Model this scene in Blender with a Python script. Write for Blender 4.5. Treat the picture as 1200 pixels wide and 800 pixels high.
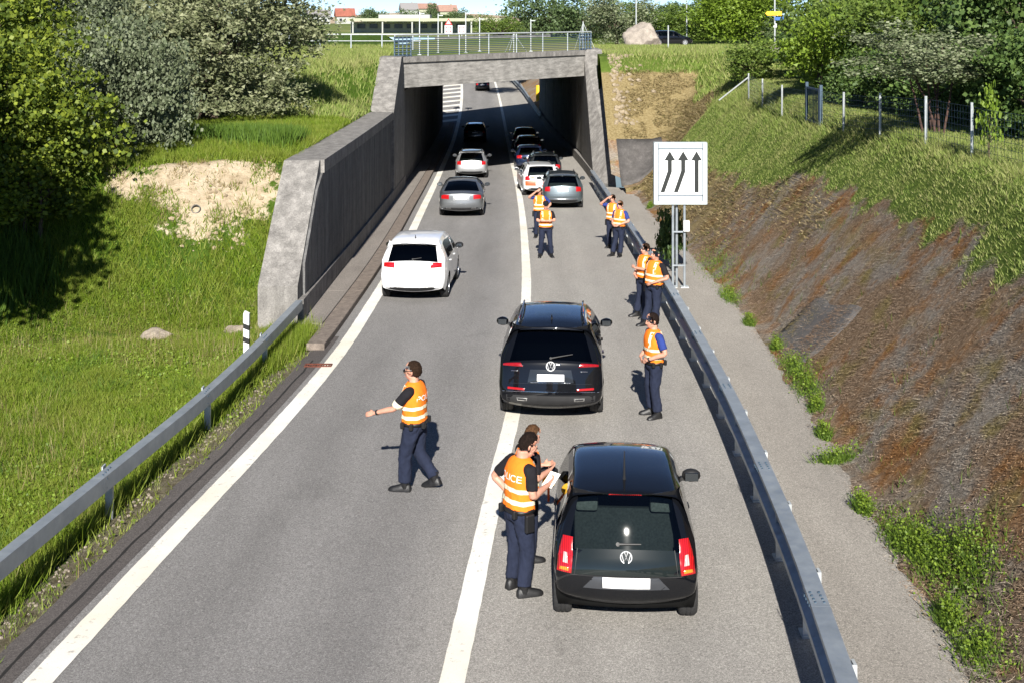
import bpy, bmesh, math, random
import numpy as np
from mathutils import Vector, Matrix
R = math.radians
scene = bpy.context.scene
for o in list(bpy.data.objects): bpy.data.objects.remove(o)
rng = np.random.default_rng(7); random.seed(7)

# ---------------------------------------------------------------- camera, sky, sun, exposure
cam_d = bpy.data.cameras.new('camera'); cam = bpy.data.objects.new('camera', cam_d)
scene.collection.objects.link(cam)
cam.location = (0, 0, 10); cam.rotation_euler = (R(90), 0, 0)
cam_d.sensor_width = 36; cam_d.lens = 36*1400/1200; cam_d.shift_y = -380/1200
cam_d.clip_start = .1; cam_d.clip_end = 8000
scene.camera = cam
SUN_EL, SUN_AZ = 31.5, .6
w = bpy.data.worlds.new('World'); scene.world = w; w.use_nodes = True
nt = w.node_tree; nt.nodes.clear()
sky = nt.nodes.new('ShaderNodeTexSky'); sky.sky_type = 'NISHITA'; sky.sun_disc = False
sky.sun_elevation = R(SUN_EL); sky.sun_rotation = R(180+SUN_AZ); sky.air_density = .55; sky.altitude = 2600; sky.dust_density = 0; sky.ozone_density = 3.0
bg = nt.nodes.new('ShaderNodeBackground'); bg.inputs[1].default_value = .066
ow = nt.nodes.new('ShaderNodeOutputWorld')
nt.links.new(sky.outputs[0], bg.inputs[0]); nt.links.new(bg.outputs[0], ow.inputs[0])
sd = bpy.data.lights.new('sun', 'SUN'); sd.energy = 5.0; sd.angle = R(.53); sd.color = (1, .955, .88)
sun = bpy.data.objects.new('sun', sd); scene.collection.objects.link(sun)
sun.rotation_euler = (R(90-SUN_EL), 0, R(-SUN_AZ)); sun.location = (0, -20, 40)
vs = scene.view_settings
vs.view_transform = 'Standard'; vs.look = 'None'; vs.gamma = 1; vs.use_curve_mapping = False; vs.exposure = 1.0

# ---------------------------------------------------------------- helpers
COL = scene.collection
def lerp(a, b, t): return a+(b-a)*t
def sm(t):
    t = np.clip(t, 0, 1); return t*t*(3-2*t)
def interp(pts):
    xs = np.array([p[0] for p in pts], float); ys = np.array([p[1] for p in pts], float)
    d = np.diff(ys)/np.diff(xs); m = np.zeros_like(ys); m[0] = d[0]; m[-1] = d[-1]
    for i in range(1, len(xs)-1):
        h0, h1 = xs[i]-xs[i-1], xs[i+1]-xs[i]; m[i] = (d[i-1]*h1+d[i]*h0)/(h0+h1)
    def f(x):
        x = np.asarray(x, float); xc = np.clip(x, xs[0], xs[-1])
        i = np.clip(np.searchsorted(xs, xc, 'right')-1, 0, len(xs)-2)
        h = xs[i+1]-xs[i]; t = (xc-xs[i])/h
        y = (2*t**3-3*t*t+1)*ys[i]+(t**3-2*t*t+t)*h*m[i]+(-2*t**3+3*t*t)*ys[i+1]+(t**3-t*t)*h*m[i+1]
        y = y+np.where(x < xs[0], (x-xs[0])*m[0], 0)+np.where(x > xs[-1], (x-xs[-1])*m[-1], 0)
        return y
    return f
def vnoise(x, y, s=1., seed=0):
    x = np.asarray(x, float)/s; y = np.asarray(y, float)/s
    xi = np.floor(x); yi = np.floor(y); fx = sm(x-xi); fy = sm(y-yi)
    def h(a, b):
        v = np.sin(a*127.1+b*311.7+seed*74.7)*43758.5453; return v-np.floor(v)
    return (h(xi, yi)*(1-fx)+h(xi+1, yi)*fx)*(1-fy)+(h(xi, yi+1)*(1-fx)+h(xi+1, yi+1)*fx)*fy
def fnoise(x, y, s=1., seed=0): return .55*vnoise(x, y, s, seed)+.3*vnoise(x, y, s*.45, seed+3)+.15*vnoise(x, y, s*.2, seed+9)

def tag(o, label=None, cat=None, group=None, kind=None):
    if label: o['label'] = label
    if cat: o['category'] = cat
    if group: o['group'] = group
    if kind: o['kind'] = kind
    return o
def empty(name, loc=(0, 0, 0), rz=0):
    o = bpy.data.objects.new(name, None); COL.objects.link(o); o.location = loc; o.rotation_euler = (0, 0, rz); o.empty_display_size = .1
    return o
def link_mesh(name, me, mat=None, parent=None, smooth=False):
    if mat is not None:
        for m in (mat if isinstance(mat, (list, tuple)) else [mat]): me.materials.append(m)
    if smooth and len(me.polygons): me.polygons.foreach_set('use_smooth', np.ones(len(me.polygons), bool))
    o = bpy.data.objects.new(name, me); COL.objects.link(o)
    if parent is not None: o.parent = parent
    return o
def np_mesh(name, V, F, mat, parent=None, smooth=False, attrs=None):
    V = np.asarray(V, np.float32).reshape(-1, 3); F = np.asarray(F, np.int32); k = F.shape[1]; n = len(F)
    me = bpy.data.meshes.new(name); me.vertices.add(len(V)); me.vertices.foreach_set('co', V.ravel())
    me.loops.add(n*k); me.loops.foreach_set('vertex_index', F.ravel())
    me.polygons.add(n); me.polygons.foreach_set('loop_start', np.arange(0, n*k, k, dtype=np.int32))
    me.update(calc_edges=True)
    if attrs:
        for nm, a in attrs.items():
            at = me.attributes.new(nm, 'FLOAT', 'POINT'); at.data.foreach_set('value', np.asarray(a, np.float32).ravel())
    return link_mesh(name, me, mat, parent, smooth)
def sheet(name, P, mat, parent=None, smooth=True, attrs=None):
    """P: (rows, cols, 3) array of points"""
    P = np.asarray(P, float); r, c = P.shape[:2]
    i = np.arange(r*c).reshape(r, c)
    F = np.stack([i[:-1, :-1], i[:-1, 1:], i[1:, 1:], i[1:, :-1]], -1).reshape(-1, 4)
    return np_mesh(name, P.reshape(-1, 3), F, mat, parent, smooth, attrs)

def catmull(P, n):
    P = [Vector(p) for p in P]; out = []
    for i in range(len(P)-1):
        p0 = P[i-1] if i else P[0]*2-P[1]; p1, p2 = P[i], P[i+1]; p3 = P[i+2] if i+2 < len(P) else P[-1]*2-P[-2]
        for k in range(n):
            t = k/n
            out.append(.5*((2*p1)+(p2-p0)*t+(2*p0-5*p1+4*p2-p3)*t*t+(3*p1-p0-3*p2+p3)*t**3))
    out.append(P[-1]); return out
class MB:
    def __init__(s): s.v = []; s.f = []; s.m = []; s.mi = 0
    def add(s, V, F):
        b = len(s.v); s.v += [tuple(p) for p in V]; s.f += [tuple(b+i for i in f) for f in F]; s.m += [s.mi]*len(F); return s
    def box(s, c, d, M=None, taper=1., bev=0):
        x, y, z = d[0]/2, d[1]/2, d[2]/2
        if bev:
            V = []; F = []
            bm = bmesh.new(); bmesh.ops.create_cube(bm, size=1)
            for v in bm.verts: v.co = Vector((v.co.x*d[0], v.co.y*d[1], v.co.z*d[2]))
            bmesh.ops.bevel(bm, geom=bm.edges[:], offset=bev, segments=1 if bev < .012 else 2, affect='EDGES', profile=.5)
            for v in bm.verts:
                if v.co.z > 0: v.co.x *= taper; v.co.y *= taper
            bm.verts.index_update()
            V = [v.co.copy() for v in bm.verts]; F = [[v.index for v in f.verts] for f in bm.faces]; bm.free()
        else:
            V = [Vector((a*x*(taper if cc > 0 else 1), b*y*(taper if cc > 0 else 1), cc*z)) for cc in (-1, 1) for a, b in ((-1, -1), (1, -1), (1, 1), (-1, 1))]
            F = [(3, 2, 1, 0), (4, 5, 6, 7), (0, 1, 5, 4), (1, 2, 6, 5), (2, 3, 7, 6), (3, 0, 4, 7)]
        if M is not None: V = [M @ p for p in V]
        return s.add([p+Vector(c) for p in V], F)
    def prism(s, poly, d, axis='z', o=0):
        """poly: 2D ccw points; extruded from o to o+d along axis"""
        n = len(poly)
        def P(a, b, c): return {'z': (a, b, c), 'y': (a, c, b), 'x': (c, a, b)}[axis]
        V = [P(a, b, o) for a, b in poly]+[P(a, b, o+d) for a, b in poly]
        F = [tuple(range(n-1, -1, -1)), tuple(range(n, 2*n))]+[(i, (i+1) % n, n+(i+1) % n, n+i) for i in range(n)]
        if axis == 'y': F = [f[::-1] for f in F]
        return s.add(V, F)
    def tube(s, path, r, n=8, cap=True, sub=0, flat=1., up=None):
        """path of points, r: radius or list; flat scales the second section axis"""
        P = [Vector(p) for p in path]
        rr = list(r) if isinstance(r, (list, tuple)) else [r]*len(P)
        if sub:
            R4 = catmull([Vector((q if isinstance(q, (int, float)) else q[0], 0 if isinstance(q, (int, float)) else q[1], 0)) for q in rr], sub)
            two = not isinstance(rr[0], (int, float))
            P = catmull(P, sub); rr = [(max(.0005, q.x), max(.0005, q.y)) if two else max(.0005, q.x) for q in R4]
        V = []; F = []; u = None
        for i, p in enumerate(P):
            t = (P[min(i+1, len(P)-1)]-P[max(i-1, 0)])
            t = t.normalized() if t.length > 1e-9 else Vector((0, 0, 1))
            if u is None:
                ref = Vector(up) if up else (Vector((1, 0, 0)) if abs(t.x) < .9 else Vector((0, 1, 0)))
                u = (ref-t*ref.dot(t)).normalized()
            else:
                u = (u-t*u.dot(t)); u = u.normalized() if u.length > 1e-6 else Vector((1, 0, 0))
            v = t.cross(u)
            q = rr[i]; ra, rb = (q, q*flat) if isinstance(q, (int, float)) else q
            for k in range(n):
                a = 2*math.pi*k/n; V.append(p+u*(ra*math.cos(a))+v*(rb*math.sin(a)))
        for i in range(len(P)-1):
            for k in range(n):
                F.append((i*n+k, i*n+(k+1) % n, (i+1)*n+(k+1) % n, (i+1)*n+k))
        if cap: F += [tuple(range(n-1, -1, -1)), tuple(range((len(P)-1)*n, len(P)*n))]
        return s.add(V, F)
    def lathe(s, prof, n=24, M=None):
        """prof: (radius, height) rotated about local x axis"""
        V = []; F = []; m = len(prof)
        for k in range(n):
            a = 2*math.pi*k/n
            for r, h in prof: V.append(Vector((h, r*math.cos(a), r*math.sin(a))))
        for k in range(n):
            for i in range(m-1):
                F.append((k*m+i, k*m+i+1, ((k+1) % n)*m+i+1, ((k+1) % n)*m+i))
        if M is not None: V = [M @ p for p in V]
        return s.add(V, F)
    def rings(s, RR, cap=True):
        """RR: list of rings of points, same length"""
        n = len(RR[0]); V = [p for r in RR for p in r]; F = []
        for i in range(len(RR)-1):
            for k in range(n): F.append((i*n+k, i*n+(k+1) % n, (i+1)*n+(k+1) % n, (i+1)*n+k))
        if cap: F += [tuple(range(n-1, -1, -1)), tuple(range((len(RR)-1)*n, len(RR)*n))]
        return s.add(V, F)
    def ico(s, c, r, sub=2, f=None):
        bm = bmesh.new(); bmesh.ops.create_icosphere(bm, subdivisions=sub, radius=1)
        V = []
        for v in bm.verts:
            p = v.co.copy(); k = f(p) if f else 1.
            V.append(Vector((p.x*r[0], p.y*r[1], p.z*r[2]))*k+Vector(c))
        bm.verts.index_update()
        F = [[v.index for v in q.verts] for q in bm.faces]; bm.free(); return s.add(V, F)
    def build(s, name, mat, parent=None, smooth=False):
        me = bpy.data.meshes.new(name); me.from_pydata(s.v, [], s.f)
        if any(s.m): me.polygons.foreach_set('material_index', s.m)
        me.update()
        return link_mesh(name, me, mat, parent, smooth)
def autosmooth(o, ang=35):
    me = o.data; me.polygons.foreach_set('use_smooth', np.ones(len(me.polygons), bool))
    try: me.set_sharp_from_angle(angle=R(ang))
    except Exception: pass
    return o
def copy_tree(o, parent=None):
    c = o.copy(); COL.objects.link(c)
    c.parent = parent
    for ch in o.children: copy_tree(ch, c)
    return c
def rotz(v, a): c, s_ = math.cos(a), math.sin(a); return (v[0]*c-v[1]*s_, v[0]*s_+v[1]*c)

# ---------------------------------------------------------------- materials
def lin(h):
    if isinstance(h, str): h = [int(h[i:i+2], 16)/255 for i in (0, 2, 4)]; return tuple(((c+.055)/1.055)**2.4 if c > .04045 else c/12.92 for c in h)+(1,)
    return tuple(h)[:3]+(1,)
class Mat:
    def __init__(s, name, col=(.5, .5, .5), rough=.8, metal=0., spec=.5, coat=0.):
        s.m = bpy.data.materials.new(name); s.m.use_nodes = True; s.t = s.m.node_tree; s.N = s.t.nodes; s.p = s.N['Principled BSDF']; s.out = s.N['Material Output']
        s.p.inputs['Base Color'].default_value = lin(col); s.p.inputs['Roughness'].default_value = rough; s.p.inputs['Metallic'].default_value = metal
        s.p.inputs['Specular IOR Level'].default_value = spec; s.p.inputs['Coat Weight'].default_value = coat; s.p.inputs['Coat Roughness'].default_value = .03
        s._tc = None
    def n(s, typ, **kw):
        q = s.N.new('ShaderNode'+typ)
        for k, v in kw.items(): setattr(q, k, v)
        return q
    def l(s, a, b): s.t.links.new(a, b)
    def tc(s, kind='Object'):
        if s._tc is None: s._tc = s.n('TexCoord')
        return s._tc.outputs[kind]
    def map(s, scale=(1, 1, 1), rot=(0, 0, 0), kind='Object'):
        q = s.n('Mapping'); q.inputs['Scale'].default_value = scale; q.inputs['Rotation'].default_value = rot; s.l(s.tc(kind), q.inputs[0]); return q.outputs[0]
    def noise(s, scale, detail=4, rough=.6, vec=None, dist=0.):
        q = s.n('TexNoise'); q.inputs['Scale'].default_value = scale; q.inputs['Detail'].default_value = detail; q.inputs['Roughness'].default_value = rough; q.inputs['Distortion'].default_value = dist
        s.l(vec if vec is not None else s.tc(), q.inputs['Vector']); return q.outputs[0]
    def voro(s, scale, vec=None, feature='F1', out=0):
        q = s.n('TexVoronoi', feature=feature); q.inputs['Scale'].default_value = scale
        s.l(vec if vec is not None else s.tc(), q.inputs['Vector']); return q.outputs[out]
    def ramp(s, fac, stops, interp='LINEAR'):
        q = s.n('ValToRGB'); q.color_ramp.interpolation = interp; e = q.color_ramp.elements
        while len(e) < len(stops): e.new(.5)
        for i, (p, c) in enumerate(stops):
            e[i].position = p; e[i].color = lin(c) if not isinstance(c, (int, float)) else (c, c, c, 1)
        s.l(fac, q.inputs[0]); return q.outputs[0]
    def mix(s, fac, a, b, mode='MIX'):
        q = s.n('Mix', data_type='RGBA', blend_type=mode)
        for i, v in ((0, fac), (6, a), (7, b)):
            if isinstance(v, (int, float)): q.inputs[i].default_value = v if i == 0 else (v, v, v, 1)
            elif isinstance(v, (tuple, str)): q.inputs[i].default_value = lin(v)
            else: s.l(v, q.inputs[i])
        return q.outputs[2]
    def attr(s, name):
        q = s.n('Attribute'); q.attribute_name = name; return q.outputs['Fac']
    def math(s, op, a, b=0.):
        q = s.n('Math', operation=op)
        for i, v in ((0, a), (1, b)):
            if isinstance(v, (int, float)): q.inputs[i].default_value = v
            else: s.l(v, q.inputs[i])
        return q.outputs[0]
    def color(s, c): s.l(c, s.p.inputs['Base Color']); return s
    def rough(s, c): s.l(c, s.p.inputs['Roughness']); return s
    def bump(s, h, strength=.5, dist=.02):
        q = s.n('Bump'); q.inputs['Strength'].default_value = strength; q.inputs['Distance'].default_value = dist
        s.l(h, q.inputs['Height']); s.l(q.outputs[0], s.p.inputs['Normal']); return s
    def island(s): return s.n('NewGeometry').outputs['Random Per Island']
    def orand(s): return s.n('ObjectInfo').outputs['Random']
def concrete(name, c, dark, stain=.5, sc=1.):
    m = Mat(name, c, .88, spec=.25)
    cd_ = tuple(lerp(a_, b_, .45) for a_, b_ in zip(c, dark)); a = m.ramp(m.noise(2.6*sc, 8, .75), [(.3, dark), (.48, cd_), (.66, c)])
    st = m.ramp(m.noise(2.2*sc, 5, .6, m.map((1.6, 1.6, .22))), [(.42, .45), (.68, 1.)])
    a = m.mix(stain, a, st, 'MULTIPLY')
    sp = m.ramp(m.noise(26*sc, 4, .8), [(.3, .5), (.5, 1.), (.7, 1.35)])
    a = m.mix(.85, a, sp, 'MULTIPLY')
    m.color(a); m.bump(m.noise(45*sc, 5, .7), .35, .02); return m.m
def simple(name, c, rough=.7, metal=0., spec=.5, var=.12, sc=6., bump=0., coat=0.):
    m = Mat(name, c, rough, metal, spec, coat)
    n = m.noise(sc, 5, .6); cc = lin(c)
    d = tuple(x*(1-var*1.6) for x in cc[:3]); l = tuple(min(1, x*(1+var)) for x in cc[:3])
    m.color(m.ramp(n, [(.3, d), (.7, l)]))
    if bump: m.bump(m.noise(sc*8, 4, .7), bump, .01)
    return m.m
def leafmat(name, cols, trans=.35, rough=.55):
    m = Mat(name, (.1, .2, .05), rough, spec=.35)
    k = len(cols); c = m.ramp(m.island(), [(i/(k-1), q) for i, q in enumerate(cols)])
    m.color(c)
    t = m.n('BsdfTranslucent'); m.l(c, t.inputs[0]); x = m.n('MixShader'); x.inputs[0].default_value = trans
    m.l(m.p.outputs[0], x.inputs[1]); m.l(t.outputs[0], x.inputs[2]); m.l(x.outputs[0], m.out.inputs[0]); return m.m
# ---------------------------------------------------------------- layout curves (metres; camera stands over x=0, y=0)
roadz = interp([(-10, 4.193), (0, 3.8), (40, 2.228), (80, .66), (93, .25), (106, .12), (126, .38), (148, .95), (178, 1.9)])
xl = interp([(2, -5.45), (12, -4.75), (15.9, -4.42), (20, -4.05), (24.8, -3.74), (31.6, -3.62), (54, -3.87), (75, -4.25), (100, -4.75), (126, -5.4), (150, -6.3), (178, -7.8)])
xc = interp([(2, -1.3), (12, -.6), (14.3, -.45), (17.9, -.22), (21.4, .03), (32, .38), (42, .44), (59, .32), (75, .03), (115, -.8), (150, -1.9), (178, -3.1)])
xrail = interp([(2, 2.05), (10.5, 2.97), (13.5, 3.25), (15.7, 3.40), (18.8, 3.58), (25.9, 3.82), (35.5, 3.98), (49, 4.06), (62, 4.12)])
xtoe = interp([(2, 4.2), (12, 4.55), (15.4, 4.8), (20, 5.15), (23.8, 5.42), (32, 5.75), (42, 5.75), (58, 5.7), (70, 5.7)])
xwl = interp([(28, -5.0), (42, -5.12), (58, -5.38), (85, -5.85), (108, -6.25), (125, -6.6)])
xwr = interp([(60, 4.37), (71, 4.33), (84, 4.1), (100, 3.5), (121, 2.6)])
def skew(x): return 58.7+(x+5.4)*1.25            # front edge line of the bridge deck
def skewb(x): return 108+(x+6.25)*1.3
PLAIN_L, PLAIN_R = 7.85, 7.05
def gz_left(x, y):
    x = np.asarray(x, float); y = np.asarray(y, float); r = roadz(y)
    e = xl(y)-.6
    z = r-.03-.16*sm((e-x)/3.5)+.10*(fnoise(x, y, 1.7, 1)-.5)*sm((e-x)/1.0)+.25*(vnoise(x, y, 5, 2)-.5)*sm((e-x-1)/3)
    lf = np.maximum(0, -x-7)
    t = np.clip((y-(28.3-lf*.30))/(4.7+lf*.10), 0, 1)
    t = t*(1+.1*(fnoise(x, y, 1.3, 5)-.5)*4*t*(1-t))
    z = lerp(z, 6.02+.25*(fnoise(x, y, 2.5, 8)-.5), np.where(t < .85, t*1.02, sm((t-.85)/.15)*.133+.867)) if True else z
    t2 = sm((y-44.5)/13.5)
    z = np.where(y > 33, lerp(z, PLAIN_L+.15*(fnoise(x, y, 4, 3)-.5), t2), z)
    z = np.where(y > 75, lerp(z, 7.3, sm((y-75)/40)), z)
    wt = np.interp(y, [28.2, 31.6, 53, 57.6, 62], [float(roadz(28.2))+.95, 6.2, 5.78, 8.06, 8.06])
    z = np.where((y > 28.2) & (y < 62), np.minimum(z, wt-.05+np.maximum(0, (xwl(np.maximum(y, 28))-.95)-x)*.55), z)
    cut = roadz(y)+.02+np.maximum(0, (xl(y)-2.4)-x)*.62
    z = np.where(y > 113, np.minimum(z, cut), z)
    return z
def gz_right(x, y):
    x = np.asarray(x, float); y = np.asarray(y, float); r = roadz(y)
    d = x-xtoe(y); d = d+(.34*(fnoise(x, y, .9, 17)-.5)*np.where(y < 57, 1, 0)+.14*(vnoise(x, y, .22, 18)-.5))*np.exp(-(d/.55)**2)
    side = np.where(d < .5, .30*np.maximum(d, -.4)+.5*np.maximum(d, 0)**2, .305+(d-.5)*1.15)
    side = side+.16*(fnoise(x, y, 1.5, 4)-.5)*np.clip(d, 0, 1)+.07*(fnoise(x, y, .5, 14)-.5)*np.clip(d*2, 0, 1)
    front = np.maximum(0, (y-58.2))*.76*np.where(d > -.8, 1, 0)
    kk = np.where(y > 52, 1.1, .001); hm_ = np.clip(.5+.5*(front-side)/kk, 0, 1); z = r+lerp(side, front, hm_)+np.where(y > 57, kk*hm_*(1-hm_), 0)-.02
    cut = roadz(y)+.02+np.maximum(0, x-(xwr(y)+.2))*.62
    z = np.where(y > 119, cut, z)
    top = PLAIN_R+.25*sm((x-9)/6)*(1-sm((y-70)/15))+.18*(fnoise(x, y, 3, 6)-.5)+.75*sm((y-52)/14)*(1-sm((y-80)/30))
    k = .35; h = np.clip(.5+.5*(top-z)/k, 0, 1)
    return lerp(top, z, h)-k*h*(1-h)

# ---------------------------------------------------------------- materials of the setting
def asphalt(name, c1, c2, lane=None):
    m = Mat(name, c1, .86, spec=.3)
    g = m.ramp(m.noise(80, 3, .8), [(.30, .35), (.5, 1.), (.70, 1.75)])
    g2 = m.ramp(m.voro(55, out=1), [(0, .72), (1, 1.28)])
    big = m.noise(.55, 5, .6, m.map((1, .25, 1)))
    c = m.ramp(big, [(.3, c1), (.72, c2)])
    if lane:
        f = m.ramp(m.attr('lat'), [(.44, 0), (.52, 1)])
        c = m.mix(f, c, lane)
    tr = m.ramp(m.noise(1.6, 4, .6, m.map((1.2, .2, 1))), [(.35, .93), (.65, 1.04)])
    if lane: tr = m.mix(1., tr, m.ramp(m.math('ADD', m.attr('lat'), m.math('MULTIPLY', m.noise(1.1, 4, .6), .02)), [(.29, 1.03), (.33, .92), (.365, 1.04), (.425, .93), (.47, 1.04), (.545, 1.05), (.575, .95), (.615, 1.05), (.67, .94), (.70, 1.04)]), 'MULTIPLY')
    blot = m.ramp(m.noise(.9, 6, .7), [(.60, 1.), (.72, .84)]); tr = m.mix(1., tr, blot, 'MULTIPLY'); g3 = m.ramp(m.noise(34, 2, .6), [(.3, .78), (.7, 1.2)]); c = m.mix(.8, c, g3, 'MULTIPLY')
    c = m.mix(1., c, tr, 'MULTIPLY'); c = m.mix(.9, c, g, 'MULTIPLY'); c = m.mix(.8, c, g2, 'MULTIPLY')
    dk = m.ramp(m.noise(3.1, 5, .7), [(.62, 1.), (.8, .72)]); c = m.mix(1., c, dk, 'MULTIPLY')
    m.color(c); m.bump(m.noise(110, 3, .8), .6, .012); return m.m
MT = {}
MT['road'] = asphalt('asphalt', (.20, .193, .187), (.232, .224, .217), (.295, .28, .257))
MT['path'] = asphalt('pale_asphalt', (.275, .253, .225), (.33, .305, .272))
MT['gutter'] = asphalt('old_dark_asphalt', (.085, .075, .072), (.12, .108, .10))
MT['walk'] = asphalt('pavement_concrete', (.20, .178, .16), (.27, .245, .22))
m = Mat('road_paint', (.8, .8, .76), .7)
c = m.ramp(m.noise(9, 6, .75), [(.33, (.42, .40, .37)), (.42, (.80, .79, .75))]); c = m.mix(.5, c, m.ramp(m.noise(120, 2, .7), [(.3, .7), (.6, 1.05)]), 'MULTIPLY')
c = m.mix(.8, c, m.ramp(m.noise(.5, 4, .6), [(.35, (.88, .82, .70)), (.6, (1, 1, 1))]), 'MULTIPLY'); m.color(c); m.bump(m.noise(100, 3, .7), .4, .006); MT['paint'] = m.m
MT['black'] = simple('black_crack', (.012, .011, .01), .9)
MT['concrete'] = concrete('weathered_concrete', (.33, .315, .295), (.18, .17, .16), .65)
MT['concrete_shade'] = concrete('board_marked_concrete_shaded', (.19, .188, .186), (.11, .11, .112), .7)  # darker concrete; the shade on left wall and tunnel is in the colour
m = Mat('beam_concrete', (.4, .38, .35), .88, spec=.25)
a = m.ramp(m.noise(.8, 6, .7), [(.3, (.23, .22, .205)), (.65, (.40, .385, .36))])
d = m.ramp(m.noise(3., 6, .7, m.map((.5, .5, 3.0), (0, R(14), R(0)))), [(.38, .5), (.62, 1.1)]); a = m.mix(.75, a, d, 'MULTIPLY')
a = m.mix(.8, a, m.ramp(m.noise(24, 4, .7), [(.3, .7), (.7, 1.1)]), 'MULTIPLY'); m.color(a); m.bump(m.noise(30, 5, .7), .3, .02); MT['beam'] = m.m
# left terrain
m = Mat('meadow_soil', (.06, .1, .02), .95, spec=.1)
g = m.ramp(m.noise(1.3, 6, .7), [(.3, (.03, .06, .007)), (.55, (.06, .11, .012)), (.75, (.10, .15, .025))])
dirt = m.ramp(m.noise(5, 6, .7), [(.35, (.10, .085, .05)), (.6, (.21, .185, .13)), (.75, (.30, .27, .21))])
sand = m.ramp(m.noise(2.2, 7, .7), [(.28, (.27, .20, .12)), (.48, (.48, .39, .27)), (.7, (.60, .51, .38))])
c = m.mix(m.ramp(m.math('ADD', m.attr('dirt'), m.math('MULTIPLY', m.math('SUBTRACT', m.noise(6, 5, .7), .5), .9)), [(.42, 0), (.58, 1)]), g, dirt)
c = m.mix(m.ramp(m.math('ADD', m.attr('sand'), m.math('MULTIPLY', m.math('SUBTRACT', m.noise(2.2, 7, .75), .5), 1.9)), [(.44, 0), (.56, 1)]), c, sand)
m.color(c); m.bump(m.noise(9, 8, .75), .9, .12); MT['meadow'] = m.m
# right bank: matted dead growth, moss, grey netting
def bank_patches(m, st):
    brown = m.ramp(st, [(.3, (0.109, 0.070, 0.043)), (.5, (0.246, 0.167, 0.104)), (.68, (0.435, 0.326, 0.225))])
    grey = m.ramp(st, [(.3, (.15, .128, .105)), (.5, (.28, .245, .205)), (.7, (.44, .40, .345))])
    rust = m.ramp(st, [(.3, (0.116, 0.052, 0.020)), (.5, (0.275, 0.128, 0.043)), (.7, (0.464, 0.261, 0.109))])
    olive = m.ramp(st, [(.3, (0.087, 0.070, 0.020)), (.5, (0.217, 0.174, 0.058)), (.7, (0.435, 0.348, 0.145))])
    n1 = m.noise(.55, 5, .65); n2 = m.noise(.75, 5, .65, m.map((1, 1, 1), (0, 0, R(40)))); n3 = m.noise(.9, 4, .6, m.map((.9, 1.1, 1.3), (R(20), 0, R(10))))
    c = m.mix(m.ramp(n1, [(.45, 0), (.58, .95)]), brown, grey)
    c = m.mix(m.ramp(n2, [(.52, 0), (.64, .95)]), c, rust)
    return m.mix(m.ramp(n3, [(.56, 0), (.68, .85)]), c, olive)
m = Mat('bank_soil', (.1, .08, .06), .95, spec=.1)
st = m.noise(9, 7, .8, m.map((1, 1.6, 1), (0, 0, R(14))))
c = bank_patches(m, st)
tan = m.ramp(st, [(.3, (.12, .085, .035)), (.5, (.27, .21, .10)), (.72, (.42, .35, .20))])
c = m.mix(m.ramp(m.math('ADD', m.attr('tan'), m.math('MULTIPLY', m.math('SUBTRACT', m.noise(1.5, 5, .7), .5), .8)), [(.4, 0), (.62, 1)]), c, tan)
gr = m.ramp(m.noise(2.2, 6, .7), [(.3, (.06, .10, .015)), (.6, (.11, .165, .028)), (.75, (.20, .20, .07))])
c = m.mix(m.ramp(m.math('ADD', m.attr('green'), m.math('MULTIPLY', m.math('SUBTRACT', m.noise(2.2, 5, .7), .5), .7)), [(.42, 0), (.58, 1)]), c, gr)
m.color(c); m.bump(m.noise(13, 8, .8, m.map((1, 1.5, 1), (0, 0, R(14)))), 1., .10); MT['bank'] = m.m
m = Mat('plain_grass', (.1, .14, .04), .95, spec=.1); m.color(m.ramp(m.noise(.05, 6, .65), [(.3, (.07, .11, .02)), (.5, (.13, .17, .045)), (.62, (.22, .22, .09)), (.75, (.10, .15, .03))])); MT['plain'] = m.m
m = Mat('galvanised_steel', (.42, .47, .52), .48, .55); c = m.ramp(m.noise(2.2, 6, .7), [(.3, (.27, .305, .34)), (.7, (.40, .44, .47))]); m.color(c); m.rough(m.ramp(m.noise(7, 4, .6), [(.3, .4), (.7, .62)])); MT['galv'] = m.m
MT['galv_l'] = simple('pale_galvanised', (.50, .53, .54), .5, .35, var=.15)
MT['bluegrey'] = simple('blue_grey_paint', (.055, .09, .13), .55, .2)
MT['rust'] = simple('rusty_iron', (.16, .05, .03), .85, .2, var=.35, sc=20, bump=.3)
MT['white'] = simple('white_enamel', (.70, .72, .72), .4, var=.05)
MT['signgrey'] = simple('sign_grey', (.42, .47, .48), .5, var=.06)
MT['signblack'] = simple('sign_black', (.012, .015, .014), .5)
MT['plastic_w'] = simple('white_plastic', (.82, .82, .80), .5, var=.05)
MT['blackpl'] = simple('black_plastic', (.015, .015, .016), .5)
MT['stone'] = concrete('stone', (.36, .31, .25), (.18, .15, .12), .3, 2.)
MT['boulder'] = concrete('boulder_stone', (.40, .35, .30), (.22, .19, .16), .4, .7)
MT['yellow'] = simple('yellow_sign', (.85, .50, .02), .5, var=.05)

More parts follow.
